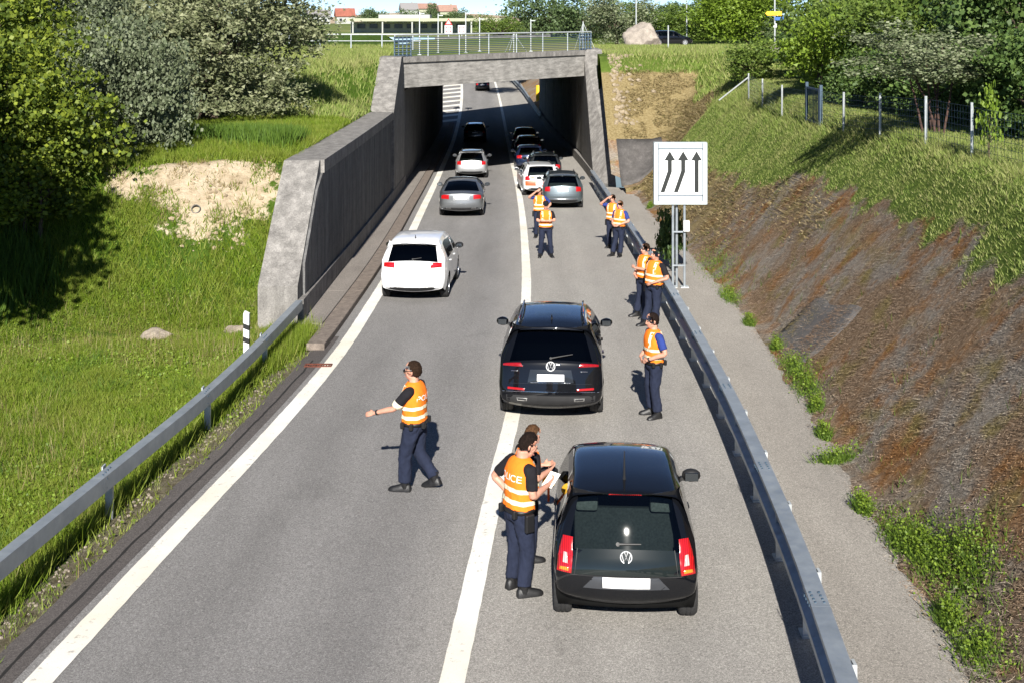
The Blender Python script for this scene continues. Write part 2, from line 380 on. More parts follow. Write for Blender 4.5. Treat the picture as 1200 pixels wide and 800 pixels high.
# ---------------------------------------------------------------- ground and road
def strip(name, f0, f1, y0, y1, dz, mat, ny, nx=2, parent=None, lat=False, jit=0.):
    ys = np.linspace(y0, y1, ny); P = np.zeros((ny, nx, 3)); A = np.zeros((ny, nx))
    a, b = f0(ys), f1(ys)
    if jit: a = a+jit*(vnoise(ys*11, ys*0, 1, 3)-.5); b = b+jit*(vnoise(ys*11, ys*0, 1, 31)-.5)
    for k in range(nx):
        x = lerp(a, b, k/(nx-1)); P[:, k, 0] = x; P[:, k, 1] = ys; P[:, k, 2] = roadz(ys)+dz; A[:, k] = .5+(x-xc(ys))/16
    return sheet(name, P, mat, parent, attrs={'lat': A} if lat else None)
def st(o, label, cat='road'): o['kind'] = 'structure'; o['label'] = label; return o
st(strip('road', lambda y: np.where(y < 27.6, xl(y)-.66, np.where(y > 109, xl(y)-2.6, xl(y)-.5)), lambda y: np.where(y < 60, xtoe(y)+.5, xwr(y)+.3), -30, 178, 0, MT['road'], 270, 9, lat=True), 'grey asphalt two lane road running down into the underpass')
st(strip('path', lambda y: xrail(y)+.16, lambda y: np.minimum(xtoe(y)+.45, 6.2), -30, 59.5, .004, MT['path'], 90, 3), 'pale asphalt strip between the right guardrail and the brown bank')
st(strip('gutter', lambda y: xl(y)-.63-.08*(vnoise(y, y*0, .8, 4)), lambda y: xl(y)-.26, -30, 27.2, .004, MT['gutter'], 120, 3), 'dark asphalt gutter strip left of the white edge line')
st(strip('gutter_joint', lambda y: xl(y)-.47+.03*vnoise(y, y*0, .5, 8)-.012*vnoise(y, y*0, .11, 1), lambda y: xl(y)-.445+.03*vnoise(y, y*0, .5, 8)+.012*vnoise(y, y*0, .13, 2), 1, 25, .008, MT['black'], 400), 'cracked black joint along the gutter')
st(strip('edge_line', lambda y: xl(y)-.15, lambda y: xl(y)+.15, -30, 176, .008, MT['paint'], 900, 3, jit=.012), 'wide white edge line along the left lane')
st(strip('centre_line', lambda y: xc(y)-.13, lambda y: xc(y)+.13, -30, 176, .008, MT['paint'], 900, 3, jit=.012), 'solid white line between the two lanes')
hm = MB()
for k in range(9):
    y = 113+k*5.2; x1 = float(xl(y))-.15; x0 = x1-2.1; y2 = y-2.4
    q = [(x0, y2), (x1, y), (x1, y+2.0), (x0, y2+2.0)]
    hm.add([(a, b, float(roadz(b))+.008) for a, b in q], [(0, 1, 2, 3)])
st(hm.build('hatched_marking', MT['paint']), 'white diagonal hatching on the road beyond the underpass')

def terrain(name, X, Y, fz, mat, attrs):
    Z = fz(X, Y); o = sheet(name, np.stack([X, Y, Z], -1), mat, attrs=attrs(X, Y, Z)); return o
yy = np.concatenate([np.linspace(-30, 1, 24), np.linspace(1.2, 60, 200), np.linspace(60.6, 178, 70)])
dd = np.concatenate([np.linspace(0, 14, 60), 14+np.linspace(.1, 1, 26)**1.6*60])
el = np.where(yy < 27.75, xl(yy)-.62, np.where(yy < 110, xwl(np.maximum(yy, 28))-.55, xl(yy)-2.5))
X = el[:, None]-dd[None, :]; Y = np.repeat(yy[:, None], len(dd), 1)
def sandmask(x, y):
    a = np.clip(1.25-np.hypot((x+8.1)/2.2, (y-32.1)/1.25), 0, 1); b = np.clip(1.1-np.hypot((x+8.0)/2.0, (y-31.0)/1.3), 0, 1)*.52
    c_ = np.clip(1-np.hypot((x+10.2)/1.3, (y-31.7)/.9), 0, 1)*.75
    return np.clip(np.maximum(np.maximum(a, b), c_)*1.25, 0, 1)
def dirtmask(x, y):
    e = (xl(y)-.62)-x
    return np.where(y < 28, np.clip(1.15-e/.75, 0, 1)*.95, 0)+np.clip(.8-np.hypot((x+9)/4, (y-47)/1.3), 0, 1)*.7+np.clip(1-np.hypot((x+8.4)/.9, (y-46)/1.2), 0, 1)
st(terrain('meadow', X, Y, gz_left, MT['meadow'], lambda x, y, z: {'sand': sandmask(x, y), 'dirt': dirtmask(x, y)}), 'green grass meadow and bank left of the road')
yr = np.concatenate([np.linspace(-30, 1, 24), np.linspace(1.2, 75, 230), np.linspace(75.6, 178, 60)])
dr = np.concatenate([np.linspace(0, 9, 64), 9+np.linspace(.1, 1, 26)**1.6*75])
er = np.where(yr < 59, xtoe(yr)-.25, np.where(yr < 119, np.maximum(xwr(yr)+.55, 3), xwr(yr)+.15))
X = er[:, None]+dr[None, :]; Y = np.repeat(yr[:, None], len(dr), 1)
def greenmask(x, y, z):
    d = x-xtoe(y); lim = 2.75-.012*(y-25)+.6*(fnoise(x, y, 2.2, 21)-.5)+1.1*(fnoise(x, y, .7, 23)-.5)-1.0*sm((y-30)/25)
    g = sm((d-lim)/.9+.5)
    g = np.where(y > 57.5, np.maximum(sm((z-6.3)/1.3), sm((d-3.4+2.2*(fnoise(x, y, 1.6, 22)-.5))/1.6))*.95, g)
    return np.clip(g, 0, 1)
def tanmask(x, y, z):
    d = x-xtoe(y)
    t = np.where(y < 57, sm((y-34)/9)*sm((d-.2)/.5)*.75, 1.)
    t = np.maximum(t, np.clip(1-np.abs(d-2.2)/.8, 0, 1)*.55*sm((y-18)/8))
    return np.where((y > 57.8) & (z < 3.75) & (d < 2.2), 0, t)
bank = st(terrain('bank', X, Y, gz_right, MT['bank'], lambda x, y, z: {'green': greenmask(x, y, z), 'tan': tanmask(x, y, z), 'rust': np.clip(1-np.abs(x-xtoe(y)-1.9)/1.3, 0, 1)*sm((40-y)/12)}), 'steep bank of matted brown growth with green grass above, right of the road')
# far ground to the horizon
P = np.array([[(x, y, 7.0+(.0 if y < 400 else (y-400)*.0006)) for x in np.linspace(-2500, 2500, 30)] for y in (176, 200, 260, 400, 700, 1200, 2500, 4500)])
st(sheet('ground', P, MT['plain']), 'flat grassy plain reaching to the horizon')
m = Mat('field', (.42, .33, .22), .95); m.color(m.ramp(m.noise(.02, 5, .6), [(.3, (.36, .27, .17)), (.7, (.46, .37, .26))])); MT['field'] = m.m
P = np.array([[(x, y, 7+(y-520)*.020*(1-((x+60)/72)**2*.7)) for x in np.linspace(-130, 5, 24)] for y in np.linspace(520, 820, 12)])
st(sheet('hill', P, MT['field']), 'bare tan field on a low hill at the skyline')

# ---------------------------------------------------------------- pavement with kerb stones
pv = strip('pavement', lambda y: xwl(y)-.1, lambda y: xl(y)-.40, 27.5, 108, .09, MT['walk'], 80, 3); st(pv, 'narrow raised concrete walkway along the retaining wall')
def slab(name, f0, f1, y0, y1, z0, z1, mat, parent, n=3, bev=.0):
    ys = np.linspace(y0, y1, n); b = MB(); RR = []
    for y in ys:
        a, c_ = float(f0(y)), float(f1(y)); r = float(roadz(y))
        RR.append([(a, y, r+z0), (c_, y, r+z0), (c_, y, r+z1-.012), (c_-.012, y, r+z1), (a+.012, y, r+z1), (a, y, r+z1-.012)])
    b.rings(RR); return b.build(name, mat, parent)
y = 27.9
while y < 106:
    slab('slab', lambda t: xwl(t)-.05, lambda t: xl(t)-.78, y, y+3.97, .05, .15, MT['walk'], pv); y += 4
y = 25.9
MT['kerb'] = concrete('kerb_concrete', (.27, .225, .19), (.17, .14, .12), .5, 2.)
while y < 106:
    L = 1.98 if y < 60 else 3.98
    slab('kerb_stone', lambda t: xl(t)-.765, lambda t: xl(t)-.37, y, y+L, 0, .145, MT['kerb'], pv); y += L+.02
# drain grate over the edge line
g = empty('drain_grate', (-3.98, 24.55, float(roadz(24.55)))); tag(g, 'rusty red iron drain grate lying across the white edge line', 'grate')
b = MB(); b.box((0, -.085, .012), (.56, .03, .03)); b.box((0, .085, .012), (.56, .03, .03)); b.box((-.265, 0, .012), (.03, .14, .03)); b.box((.265, 0, .012), (.03, .14, .03)); b.build('frame', MT['rust'], g)
for k in range(9): MB().box((-.22+k*.055, 0, .012), (.026, .14, .024)).build('bar', MT['rust'], g)

# ---------------------------------------------------------------- retaining wall and bridge
def wall_strip(name, ys, fi, fo, fzb, fzt, mat, parent):
    b = MB(); RR = []
    for y in ys:
        y = float(y); i, o_, zb, zt = float(fi(y)), float(fo(y)), float(fzb(y)), float(fzt(y))
        RR.append([(o_, y, zb), (i, y, zb), (i, y, zt), (o_, y, zt)])
    if RR[0][0][0] > RR[0][1][0]: RR = [r[::-1] for r in RR]
    return b.rings(RR).build(name, mat, parent)
lw_top = interp([(28.2, float(roadz(28.2))+.95), (28.3, float(roadz(28.2))+1.03), (31.6, 6.2), (31.75, 6.21), (53, 5.78)])
def lwt(y): return float(np.interp(y, [28.2, 31.6, 53, 57.6, 62], [float(roadz(28.2))+.95, 6.2, 5.78, 8.06, 8.06]))
rw = empty('retaining_wall', (-5.5, 28.2, 0)); off = Vector((5.5, -28.2, 0))
def shift(o, v):
    for vv in o.data.vertices: vv.co += v
    return o
ysw = [28.2, 29, 30, 31.6, 34, 38, 42, 46, 50, 53]
shift(wall_strip('wall_body', ysw, lambda y: xwl(y)-.06, lambda y: xwl(y)-1.0, lambda y: float(roadz(y))-.4, lwt, MT['concrete'], rw), off)
shift(wall_strip('base_ledge', np.linspace(28.26, 60, 12), lambda y: xwl(y)+.07, lambda y: xwl(y)-.3, lambda y: float(roadz(y))-.2, lambda y: float(roadz(y))+.62, MT['concrete'], rw), off)
shift(wall_strip('coping', np.linspace(31.75, 52.9, 10), lambda y: xwl(y)+.045, lambda y: xwl(y)-.5, lambda y: lwt(y)-.34, lambda y: lwt(y)+.004, MT['concrete'], rw), off)
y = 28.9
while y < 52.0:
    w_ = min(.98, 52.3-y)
    shift(wall_strip('concrete_panel', [y, y+w_+.008], lambda t: xwl(t)+.0+.003*math.sin(y*9), lambda t: xwl(t)-.2, lambda t: float(roadz(t))+.5, lambda t: min(lwt(t)-.12, 5.9), MT['concrete_shade'], rw), off); y += 1.0
tag(rw, 'long weathered concrete retaining wall with slanted end beside the walkway', 'wall')
br = empty('bridge', (0, 60, 0)); boff = Vector((0, -60, 0))
tag(br, 'grey concrete road bridge with slanted wing walls forming the underpass', 'bridge')
def lpt(y): return float(np.interp(y, [53, 57.6, 63], [5.78, 8.06, 8.06]))
shift(wall_strip('wing_wall', [53.02, 55, 57.6, 59.5], lambda y: xwl(y)+.05, lambda y: xwl(y)-1.0, lambda y: float(roadz(y))-.5, lpt, MT['concrete'], br), boff)
shift(wall_strip('abutment', np.linspace(59.52, 108, 16), lambda y: xwl(y)-.02, lambda y: xwl(y)-1.0, lambda y: float(roadz(y))-.5, lambda y: 6.6, MT['concrete_shade'], br), boff)
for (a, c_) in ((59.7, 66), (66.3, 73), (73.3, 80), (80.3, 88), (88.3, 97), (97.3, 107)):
    shift(wall_strip('concrete_panel', np.linspace(a, c_, 4), lambda y: xwl(y)+.04, lambda y: xwl(y)-.3, lambda y: float(roadz(y))+.7, lambda y: 6.3, MT['concrete_shade'], br), boff)
# right wing wall: slanted slab
RR = []
for (xa, ya, xb, yb, zt) in ((4.28, 62.6, 5.3, 60.8, None), (4.28, 71.4, 5.3, 70.6, 8.06), (4.28, 73.5, 5.3, 74.5, 8.06)):
    za = zt if zt else float(roadz(ya))+.05; zb = zt if zt else float(roadz(yb))+.05
    RR.append([(xa, ya, -1), (xb, yb, -1), (xb, yb, zb), (xa, ya, za)])
shift(MB().rings(RR).build('wing_wall', MT['concrete'], br), boff)
shift(wall_strip('abutment', np.linspace(72.6, 120, 14), lambda y: xwr(y)+.10, lambda y: xwr(y)+1.0, lambda y: float(roadz(y))-.5, lambda y: 6.6, MT['concrete'], br), boff)
shift(wall_strip('base_ledge', np.linspace(63.0, 119.5, 14), lambda y: xwr(y)-.14, lambda y: xwr(y)+.3, lambda y: float(roadz(y))-.3, lambda y: float(roadz(y))+.55, MT['concrete'], br), boff)
for (a, c_) in ((72.0, 78), (78.25, 84), (84.25, 92), (92.25, 101), (101.25, 110), (110.25, 119)):
    shift(wall_strip('concrete_panel', np.linspace(a, c_, 4), lambda y: xwr(y)+.03, lambda y: xwr(y)+.4, lambda y: float(roadz(y))+.66, lambda y: 6.3, MT['concrete'], br), boff)
def skewbox(name, x0, x1, d0, d1, z0, z1, mat, parent, back=False, n=2):
    f = skewb if back else skew; b = MB(); RR = []
    for x in np.linspace(x0, x1, n): RR.append([(x, f(x)+d0, z0), (x, f(x)+d0, z1), (x, f(x)+d1, z1), (x, f(x)+d1, z0)])
    return shift(b.rings(RR).build(name, mat, parent), boff)
skewbox('beam', -5.44, 4.3, 0, 1.2, 6.5, 7.74, MT['beam'], br)
skewbox('edge_coping', -5.5, 4.34, -.16, 1.25, 7.743, 8.02, MT['concrete'], br)
b = MB(); q = [(-6.3, skew(-6.3)+1.0), (5.0, skew(5.0)+1.0), (4.6, skewb(4.6)), (-7.1, skewb(-7.1))]
b.prism(q, 1.3, 'z', 6.52); shift(b.build('deck_slab', MT['concrete_shade'], br), boff)
q = [(-7.2, 61), (-5.9, skew(-5.9)+.9), (5.2, skew(5.2)+.9), (6.5, 74), (5.6, 121.5), (-8.4, 106.5)]
b = MB(); b.prism(q, .14, 'z', 7.83); ds = shift(b.build('deck_turf', MT['plain'], br), boff)
skewbox('beam', -6.9, 3.9, -.4, .4, 6.45, 8.2, MT['beam'], br, True)
# bridge railing
rl = empty('bridge_railing', (0, 64, 8.02)); tag(rl, 'blue grey steel railing of thin horizontal bars on the bridge edge', 'railing'); ro = Vector((0, -64, -8.02))
def rp(x, z, d=.35): return (x, skew(x)+d, z)
x0, x1 = -5.75, 4.75
shift(MB().tube([rp(x0, 9.1), rp(x1, 9.1)], .045, 6).build('handrail', MT['galv_l'], rl), ro)
for k in range(9): shift(MB().tube([rp(x0, 8.14+k*.1), rp(x1, 8.14+k*.1)], .019, 4).build('bar', MT['bluegrey'], rl), ro)
for x in np.linspace(x0, x1, 8): shift(MB().box(rp(x, 8.55), (.045, .05, 1.08)).build('post', MT['galv'], rl), ro)
for s_, xa in ((-1, x0), (1, x1-.75)):
    b = MB()
    for k in range(5): b.box((xa+k*.18, skew(xa+k*.18)+.2, 8.53), (.06, .05, 1.0))
    for k in range(6): b.tube([rp(xa-.02, 8.08+k*.18, .2), rp(xa+.76, 8.08+k*.18, .2)], .035, 4)
    shift(b.build('end_grille', MT['bluegrey'], rl), ro)
# slender tripods and masts standing behind the railing
for i, (x, d, h, lab) in enumerate(((4.35, 2.2, 1.75, 'tall three legged steel tripod at the right end of the bridge railing'), (.1, 2.5, 1.15, 'short three legged steel tripod behind the middle of the railing'))):
    y = skew(x)+d; t = empty('steel_tripod', (x, y, 7.97)); tag(t, lab, 'tripod')
    MB().tube([(0, 0, 0), (0, 0, h)], .03, 6).build('mast', MT['galv_l'], t)
    for a in (0, 120, 240): MB().tube([(.75*math.cos(R(a+10)), .75*math.sin(R(a+10)), .02), (0, 0, h*.95)], .018, 5).build('leg', MT['galv_l'], t)
for x, d, h, lab in ((-4.9, 4, 2.3, 'leftmost of the slender grey masts behind the bridge railing'), (-4.1, 6, 2.2, 'second slender grey mast from the left behind the bridge railing'), (-2.6, 5, 2.3, 'third slender grey mast from the left behind the bridge railing'), (-1.9, 7, 2.0, 'fourth slender grey mast from the left behind the bridge railing'), (1.1, 3, 1.9, 'lone slender grey mast right of the middle of the bridge railing')):
    y = skew(x)+d; b = MB(); b.tube([(0, 0, 0), (0, 0, h)], .032, 6); b.box((0, 0, .02), (.2, .2, .03)); b.box((.12, 0, h-.1), (.28, .03, .04))
    o = b.build('mast', MT['galv_l']); o.location = (x, y, 7.97); tag(o, lab, 'mast', 'slender masts on the bridge')

# ---------------------------------------------------------------- guardrails
def rail_seg(fx, y0, y1, prof, z_of, mat, parent, name='rail_beam', n=4):
    b = MB(); RR = []
    for y in np.linspace(y0, y1, n+1): x = float(fx(y)); z = float(z_of(y)); RR.append([(x+a, y, z+c_) for a, c_ in prof])
    b.rings(RR); return b.build(name, mat, parent)
Cprof = [(-.11, .76), (-.11, .71), (.0, .67), (.0, .49), (-.11, .45), (-.11, .38), (.08, .38), (.08, .76)]
Bprof = [(-.08, .43), (.08, .43), (.08, .645), (-.08, .645)]
gr_ = empty('guardrail', (3.4, 20, 0)); tag(gr_, 'galvanised steel guardrail curving along the right lane, officers leaning on it', 'guardrail'); go = Vector((-3.4, -20, 0))
y = -12.
while y < 61:
    y1 = min(y+4, 61.4); shift(rail_seg(xrail, y, y1-.004, Cprof, roadz, MT['galv'], gr_), go)
    b = MB()
    for k in range(4):
        for dx in (-.05, .04): b.box((float(xrail(y))+dx, y+.08+k*.07, float(roadz(y))+.762), (.022, .022, .012))
        b.box((float(xrail(y))-.112, y+.08+k*.07, float(roadz(y))+.73), (.012, .022, .022))
    tag(shift(b.build('bolts', MT['bluegrey'], gr_), go), kind='stuff')
    y += 4
y = -11.
while y < 61:
    x = float(xrail(y)); r = float(roadz(y)); b = MB()
    b.box((x+.13, y, r+.35), (.03, .11, .70)); b.box((x+.03, y-.05, r+.35), (.17, .012, .70)); b.box((x+.05, y, r+.012), (.24, .20, .024))
    shift(b.build('post', MT['galv_l'], gr_), go); y += 2.
gl_ = empty('guardrail', (-5.3, 20, 0)); tag(gl_, 'galvanised box beam guardrail beside the grass left of the road', 'guardrail'); go = Vector((5.3, -20, 0))
xgl = lambda y: xl(y)-1.13-.2*sm((np.asarray(y)-18)/10)
y = -12.
while y < 28:
    y1 = min(y+4, 28.3); shift(rail_seg(xgl, y, y1-.006, Bprof, lambda t: roadz(t)+.02, MT['galv'], gl_), go)
    b = MB()
    for k in range(4):
        b.box((float(xgl(y))+.088, y+.1+k*.09, float(roadz(y))+.62), (.012, .022, .022)); b.box((float(xgl(y))+.083, y+.1+k*.09, float(roadz(y))+.50), (.012, .022, .022))
        b.box((float(xgl(y))+.03, y+.1+k*.09, float(roadz(y))+.668), (.022, .022, .012))
    tag(shift(b.build('bolts', MT['bluegrey'], gl_), go), kind='stuff')
    y += 4
y = -10.1
while y < 28:
    x = float(xgl(y)); r = float(roadz(y)); b = MB(); b.box((x-.02, y, r+.25), (.10, .06, .60)); b.box((x-.10, y, r+.55), (.02, .12, .30)); shift(b.build('post', MT['galv_l'], gl_), go); y += 4 if y > 12 else 3.75
# bolts strip where the rail is fixed to the wall
gf = empty('guardrail', (2.5, 125, 0)); tag(gf, 'curved guardrail seen through the underpass beyond its far right end', 'guardrail'); go = Vector((-2.5, -125, 0))
xgf = interp([(112, 2.75), (121, 2.3), (130, 1.9), (140, 1.4), (160, -.1)])
for y in range(113, 158, 4): shift(rail_seg(xgf, y, y+3.98, Cprof, roadz, MT['galv'], gf), go); shift(MB().box((float(xgf(y+2))+.05, y+2, float(roadz(y+2))+.3), (.12, .08, .7)).build('post', MT['galv'], gf), go)
b = MB(); b.tube([(0, 0, 0), (0, 0, 1.5), (0, 0, 2.0)], [.28, .28, .26], 10); o = b.build('marker_post', MT['yellow']); o.location = (2.9, 131, float(roadz(131))); tag(o, 'thick yellow marker post beyond the far end of the underpass', 'post')

# ---------------------------------------------------------------- lane sign
sg = empty('road_sign', (4.66, 33.1, float(roadz(33.1)))); tag(sg, 'white square lane sign with three black upward arrows on tall steel posts', 'sign')
MB().box((0, 0, 3.17), (1.44, .16, 1.68), bev=.02).build('panel', MT['white'], sg)
b = MB()
for c_, d in (((0, -.085, 3.93), (1.2, .02, .13)), ((0, -.085, 2.455), (1.2, .02, .17))): b.box(c_, d)
b.build('grey_band', MT['signgrey'], sg)
b = MB()
for c_, d in (((0, -.083, 3.85), (1.24, .02, .022)), ((0, -.083, 2.56), (1.24, .02, .022)), ((-.61, -.083, 3.2), (.022, .02, 1.6)), ((.61, -.083, 3.2), (.022, .02, 1.6))): b.box(c_, d)
b.build('frame_line', MT['bluegrey'], sg)
b = MB()
for c_, d in (((0, 0, 4.018), (1.46, .18, .02)), ((0, 0, 2.322), (1.46, .18, .02)), ((-.728, 0, 3.17), (.02, .18, 1.70)), ((.728, 0, 3.17), (.02, .18, 1.70))): b.box(c_, d)
b.build('outer_frame', MT['signgrey'], sg)
def arrow(x, bend):
    b = MB(); h = .055; zt, zb = 3.55, 2.66
    if bend: pts = [(x-.20-h, zb), (x-.20+h, zb), (x+h, 3.22), (x+h, zt), (x-h, zt), (x-h, 3.24)]
    else: pts = [(x-h, zb), (x+h, zb), (x+h, zt), (x-h, zt)]
    b.prism(pts, .02, 'y', -.100)
    b.prism([(x-.145, zt-.01), (x+.145, zt-.01), (x, zt+.235)], .02, 'y', -.1015); return b.build('arrow', MT['signblack'], sg)
arrow(-.30, True); arrow(.07, True); arrow(.44, False)
for x, y in ((-.2, 0), (-.08, .12), (.12, 0)): MB().tube([(x, y, -.05), (x, y, 2.36)], .036, 8).build('post', MT['galv'], sg)
for z in (.62, 1.55): MB().box((-.04, -.02, z), (.36, .035, .04)).build('brace', MT['galv'], sg)
MB().box((.16, -.08, 1.72), (.17, .1, .3), bev=.01).build('control_box', MT['white'], sg)
for x in (-.2, .12): MB().box((x, .02, .02), (.22, .22, .03)).build('base_plate', MT['galv_l'], sg)

# ---------------------------------------------------------------- delineator
dp = empty('delineator_post', (-5.62, 25.3, float(gz_left(-5.62, 25.3)))); tag(dp, 'white roadside post with black slanted bands behind the left guardrail', 'post')
b = MB(); RR = []
for z, k in ((0, 1), (.98, 1), (1.04, .6)): RR.append([(-.06*k, -.05*k, z), (.06*k, -.05*k, z-(.05 if z > 1 else 0)), (.06*k, .05*k, z-(.05 if z > 1 else 0)), (-.06*k, .05*k, z)])
b.rings(RR).build('shaft', MT['plastic_w'], dp)
for z in (.68, .40):
    b = MB(); b.rings([[(-.063, -.053, z), (.063, -.053, z-.05), (.063, .053, z-.05), (-.063, .053, z)], [(-.063, -.053, z+.11), (.063, -.053, z+.06), (.063, .053, z+.06), (-.063, .053, z+.11)]]); b.build('black_band', MT['blackpl'], dp)

# ---------------------------------------------------------------- wire fence and gate on the right bank
fy = [22.4, 25.2, 28.0, 31.5, 35.0, 43.0, 47.0, 50.5]
wf = empty('wire_fence', (9.7, 28, 7)); tag(wf, 'low wire mesh fence on grey posts along the top of the right bank', 'fence'); wo = Vector((-9.7, -28, -7))
fx = interp([(20, 9.72), (28, 9.7), (35, 9.72), (43, 9.72), (50.5, 10.0)])
for y in fy:
    x = float(fx(y)); z = float(gz_right(x, y)); shift(MB().tube([(x, y, z-.2), (x, y, z+1.16)], .034, 7).build('post', MT['galv_l'], wf), wo)
for a, c_ in zip(fy[:-1], fy[1:]):
    b = MB(); n = int((c_-a)/.16); T = np.linspace(a, c_, n+1)
    zz = [float(gz_right(fx(t), t)) for t in T]
    for k in range(8):
        b.tube([(float(fx(t)), t, z+.06+k*.145) for t, z in zip(T[::4], zz[::4])], .0045, 3, False)
    for t, z in zip(T, zz): b.tube([(float(fx(t)), t, z+.02), (float(fx(t)), t, z+1.08)], .0035, 3, False)
    shift(b.build('wire_mesh', MT['bluegrey'], wf), wo)
x, y = 10.0, 50.5; z = float(gz_right(x, y)); shift(MB().tube([(x, y, z+1.0), (x-1.2, y+.3, z+.0)], .03, 6).build('stay', MT['galv_l'], wf), wo)
ga = empty('fence_gate', (9.72, 38.6, float(gz_right(9.72, 38.6)))); tag(ga, 'dark blue steel gate with upright bars in the wire fence', 'gate')
for dx, dy in ((0, -1.), (0, .8)): MB().box((dx, dy, .62), (.09, .09, 1.4)).build('post', MT['bluegrey'], ga)
b = MB()
for dy in (-.9, .7): b.box((-.02, dy, .62), (.06, .06, 1.15))
for z in (.1, 1.15): b.box((-.02, -.1, z), (.05, 1.6, .06))
b.build('leaf_frame', MT['bluegrey'], ga)
for k in range(8): MB().box((-.02, -.72+k*.18, .62), (.022, .022, 1.05)).build('bar', MT['bluegrey'], ga)
# ---------------------------------------------------------------- cars
def paint(name, c, metal=0., rough=.3):
    m = Mat(name, c, rough, metal, .5 if max(c) > .1 else .04, 1.)
    n = m.noise(3, 5, .6); cc = lin(c); m.color(m.ramp(n, [(.3, tuple(x*.88 for x in cc[:3])), (.7, tuple(min(1, x*1.06) for x in cc[:3]))]))
    m.l(m.ramp(m.noise(14, 4, .7), [(.35, .01), (.75, .035)]), m.p.inputs['Coat Roughness']); return m.m
def glass(name, tint):
    m = Mat(name); m.N.remove(m.p)
    t = m.n('BsdfTransparent'); t.inputs[0].default_value = lin(tint); g = m.n('BsdfGlossy'); g.inputs['Roughness'].default_value = .03
    f = m.n('Fresnel'); f.inputs[0].default_value = 1.5; x = m.n('MixShader'); m.l(f.outputs[0], x.inputs[0]); m.l(t.outputs[0], x.inputs[1]); m.l(g.outputs[0], x.inputs[2]); m.l(x.outputs[0], m.out.inputs[0]); return m.m
PT = dict(black=paint('black_paint', (.004, .0045, .006)), navy=paint('navy_paint', (.008, .014, .035), .2), white=paint('white_paint', (.78, .79, .80)), silver=paint('silver_paint', (.42, .43, .44), .75, .35), grey=paint('grey_paint', (.16, .17, .18), .7, .35),
          dark=paint('anthracite_paint', (.045, .05, .055), .6, .3), steel=paint('steel_blue_paint', (.10, .125, .14), .65, .33), orange=paint('orange_red_foil', (.75, .10, .03)))
GL = dict(clear=glass('clear_glass', (.30, .35, .34)), tint=glass('tinted_glass', (.035, .04, .045)), mid=glass('green_tint_glass', (.16, .2, .19)))
def lampmat(name, c, e=.0):
    m = Mat(name, c, .12, 0, .6, 1.); b = m.n('TexWave'); b.inputs['Scale'].default_value = 14; m.l(m.tc(), b.inputs[0])
    cc = lin(c); m.color(m.ramp(b.outputs[0], [(.2, tuple(x*.55 for x in cc[:3])), (.7, cc)])); return m.m
LR = lampmat('red_lens', (.42, .008, .010)); LRd = lampmat('dark_red_lens', (.30, .006, .010)); LA = lampmat('amber_lens', (.85, .25, .02)); LW = lampmat('clear_lens', (.50, .42, .40))
TY = simple('tyre_rubber', (.022, .022, .023), .85, var=.3, sc=30, bump=.4); RIM = simple('alloy_rim', (.45, .46, .47), .35, .8); RIMD = simple('dark_rim', (.05, .05, .052), .4, .6)
TRIM = simple('black_trim', (.014, .014, .015), .55, var=.2); CHR = simple('chrome', (.75, .76, .77), .12, 1., var=.05); PLT = simple('white_number_plate', (.86, .86, .86), .4, var=.03)
MIRG = simple('mirror_glass', (.16, .18, .2), .08, 1., var=.03)
UNDER = simple('underbody_black', (.006, .006, .006), .95, spec=.05)
EMB = simple('silver_emblem', (.72, .73, .74), .3, .3, var=.05)
SEAT = simple('grey_upholstery', (.11, .115, .12), .9, var=.2, sc=40); SEATL = simple('light_upholstery', (.30, .31, .31), .9, var=.2, sc=40)

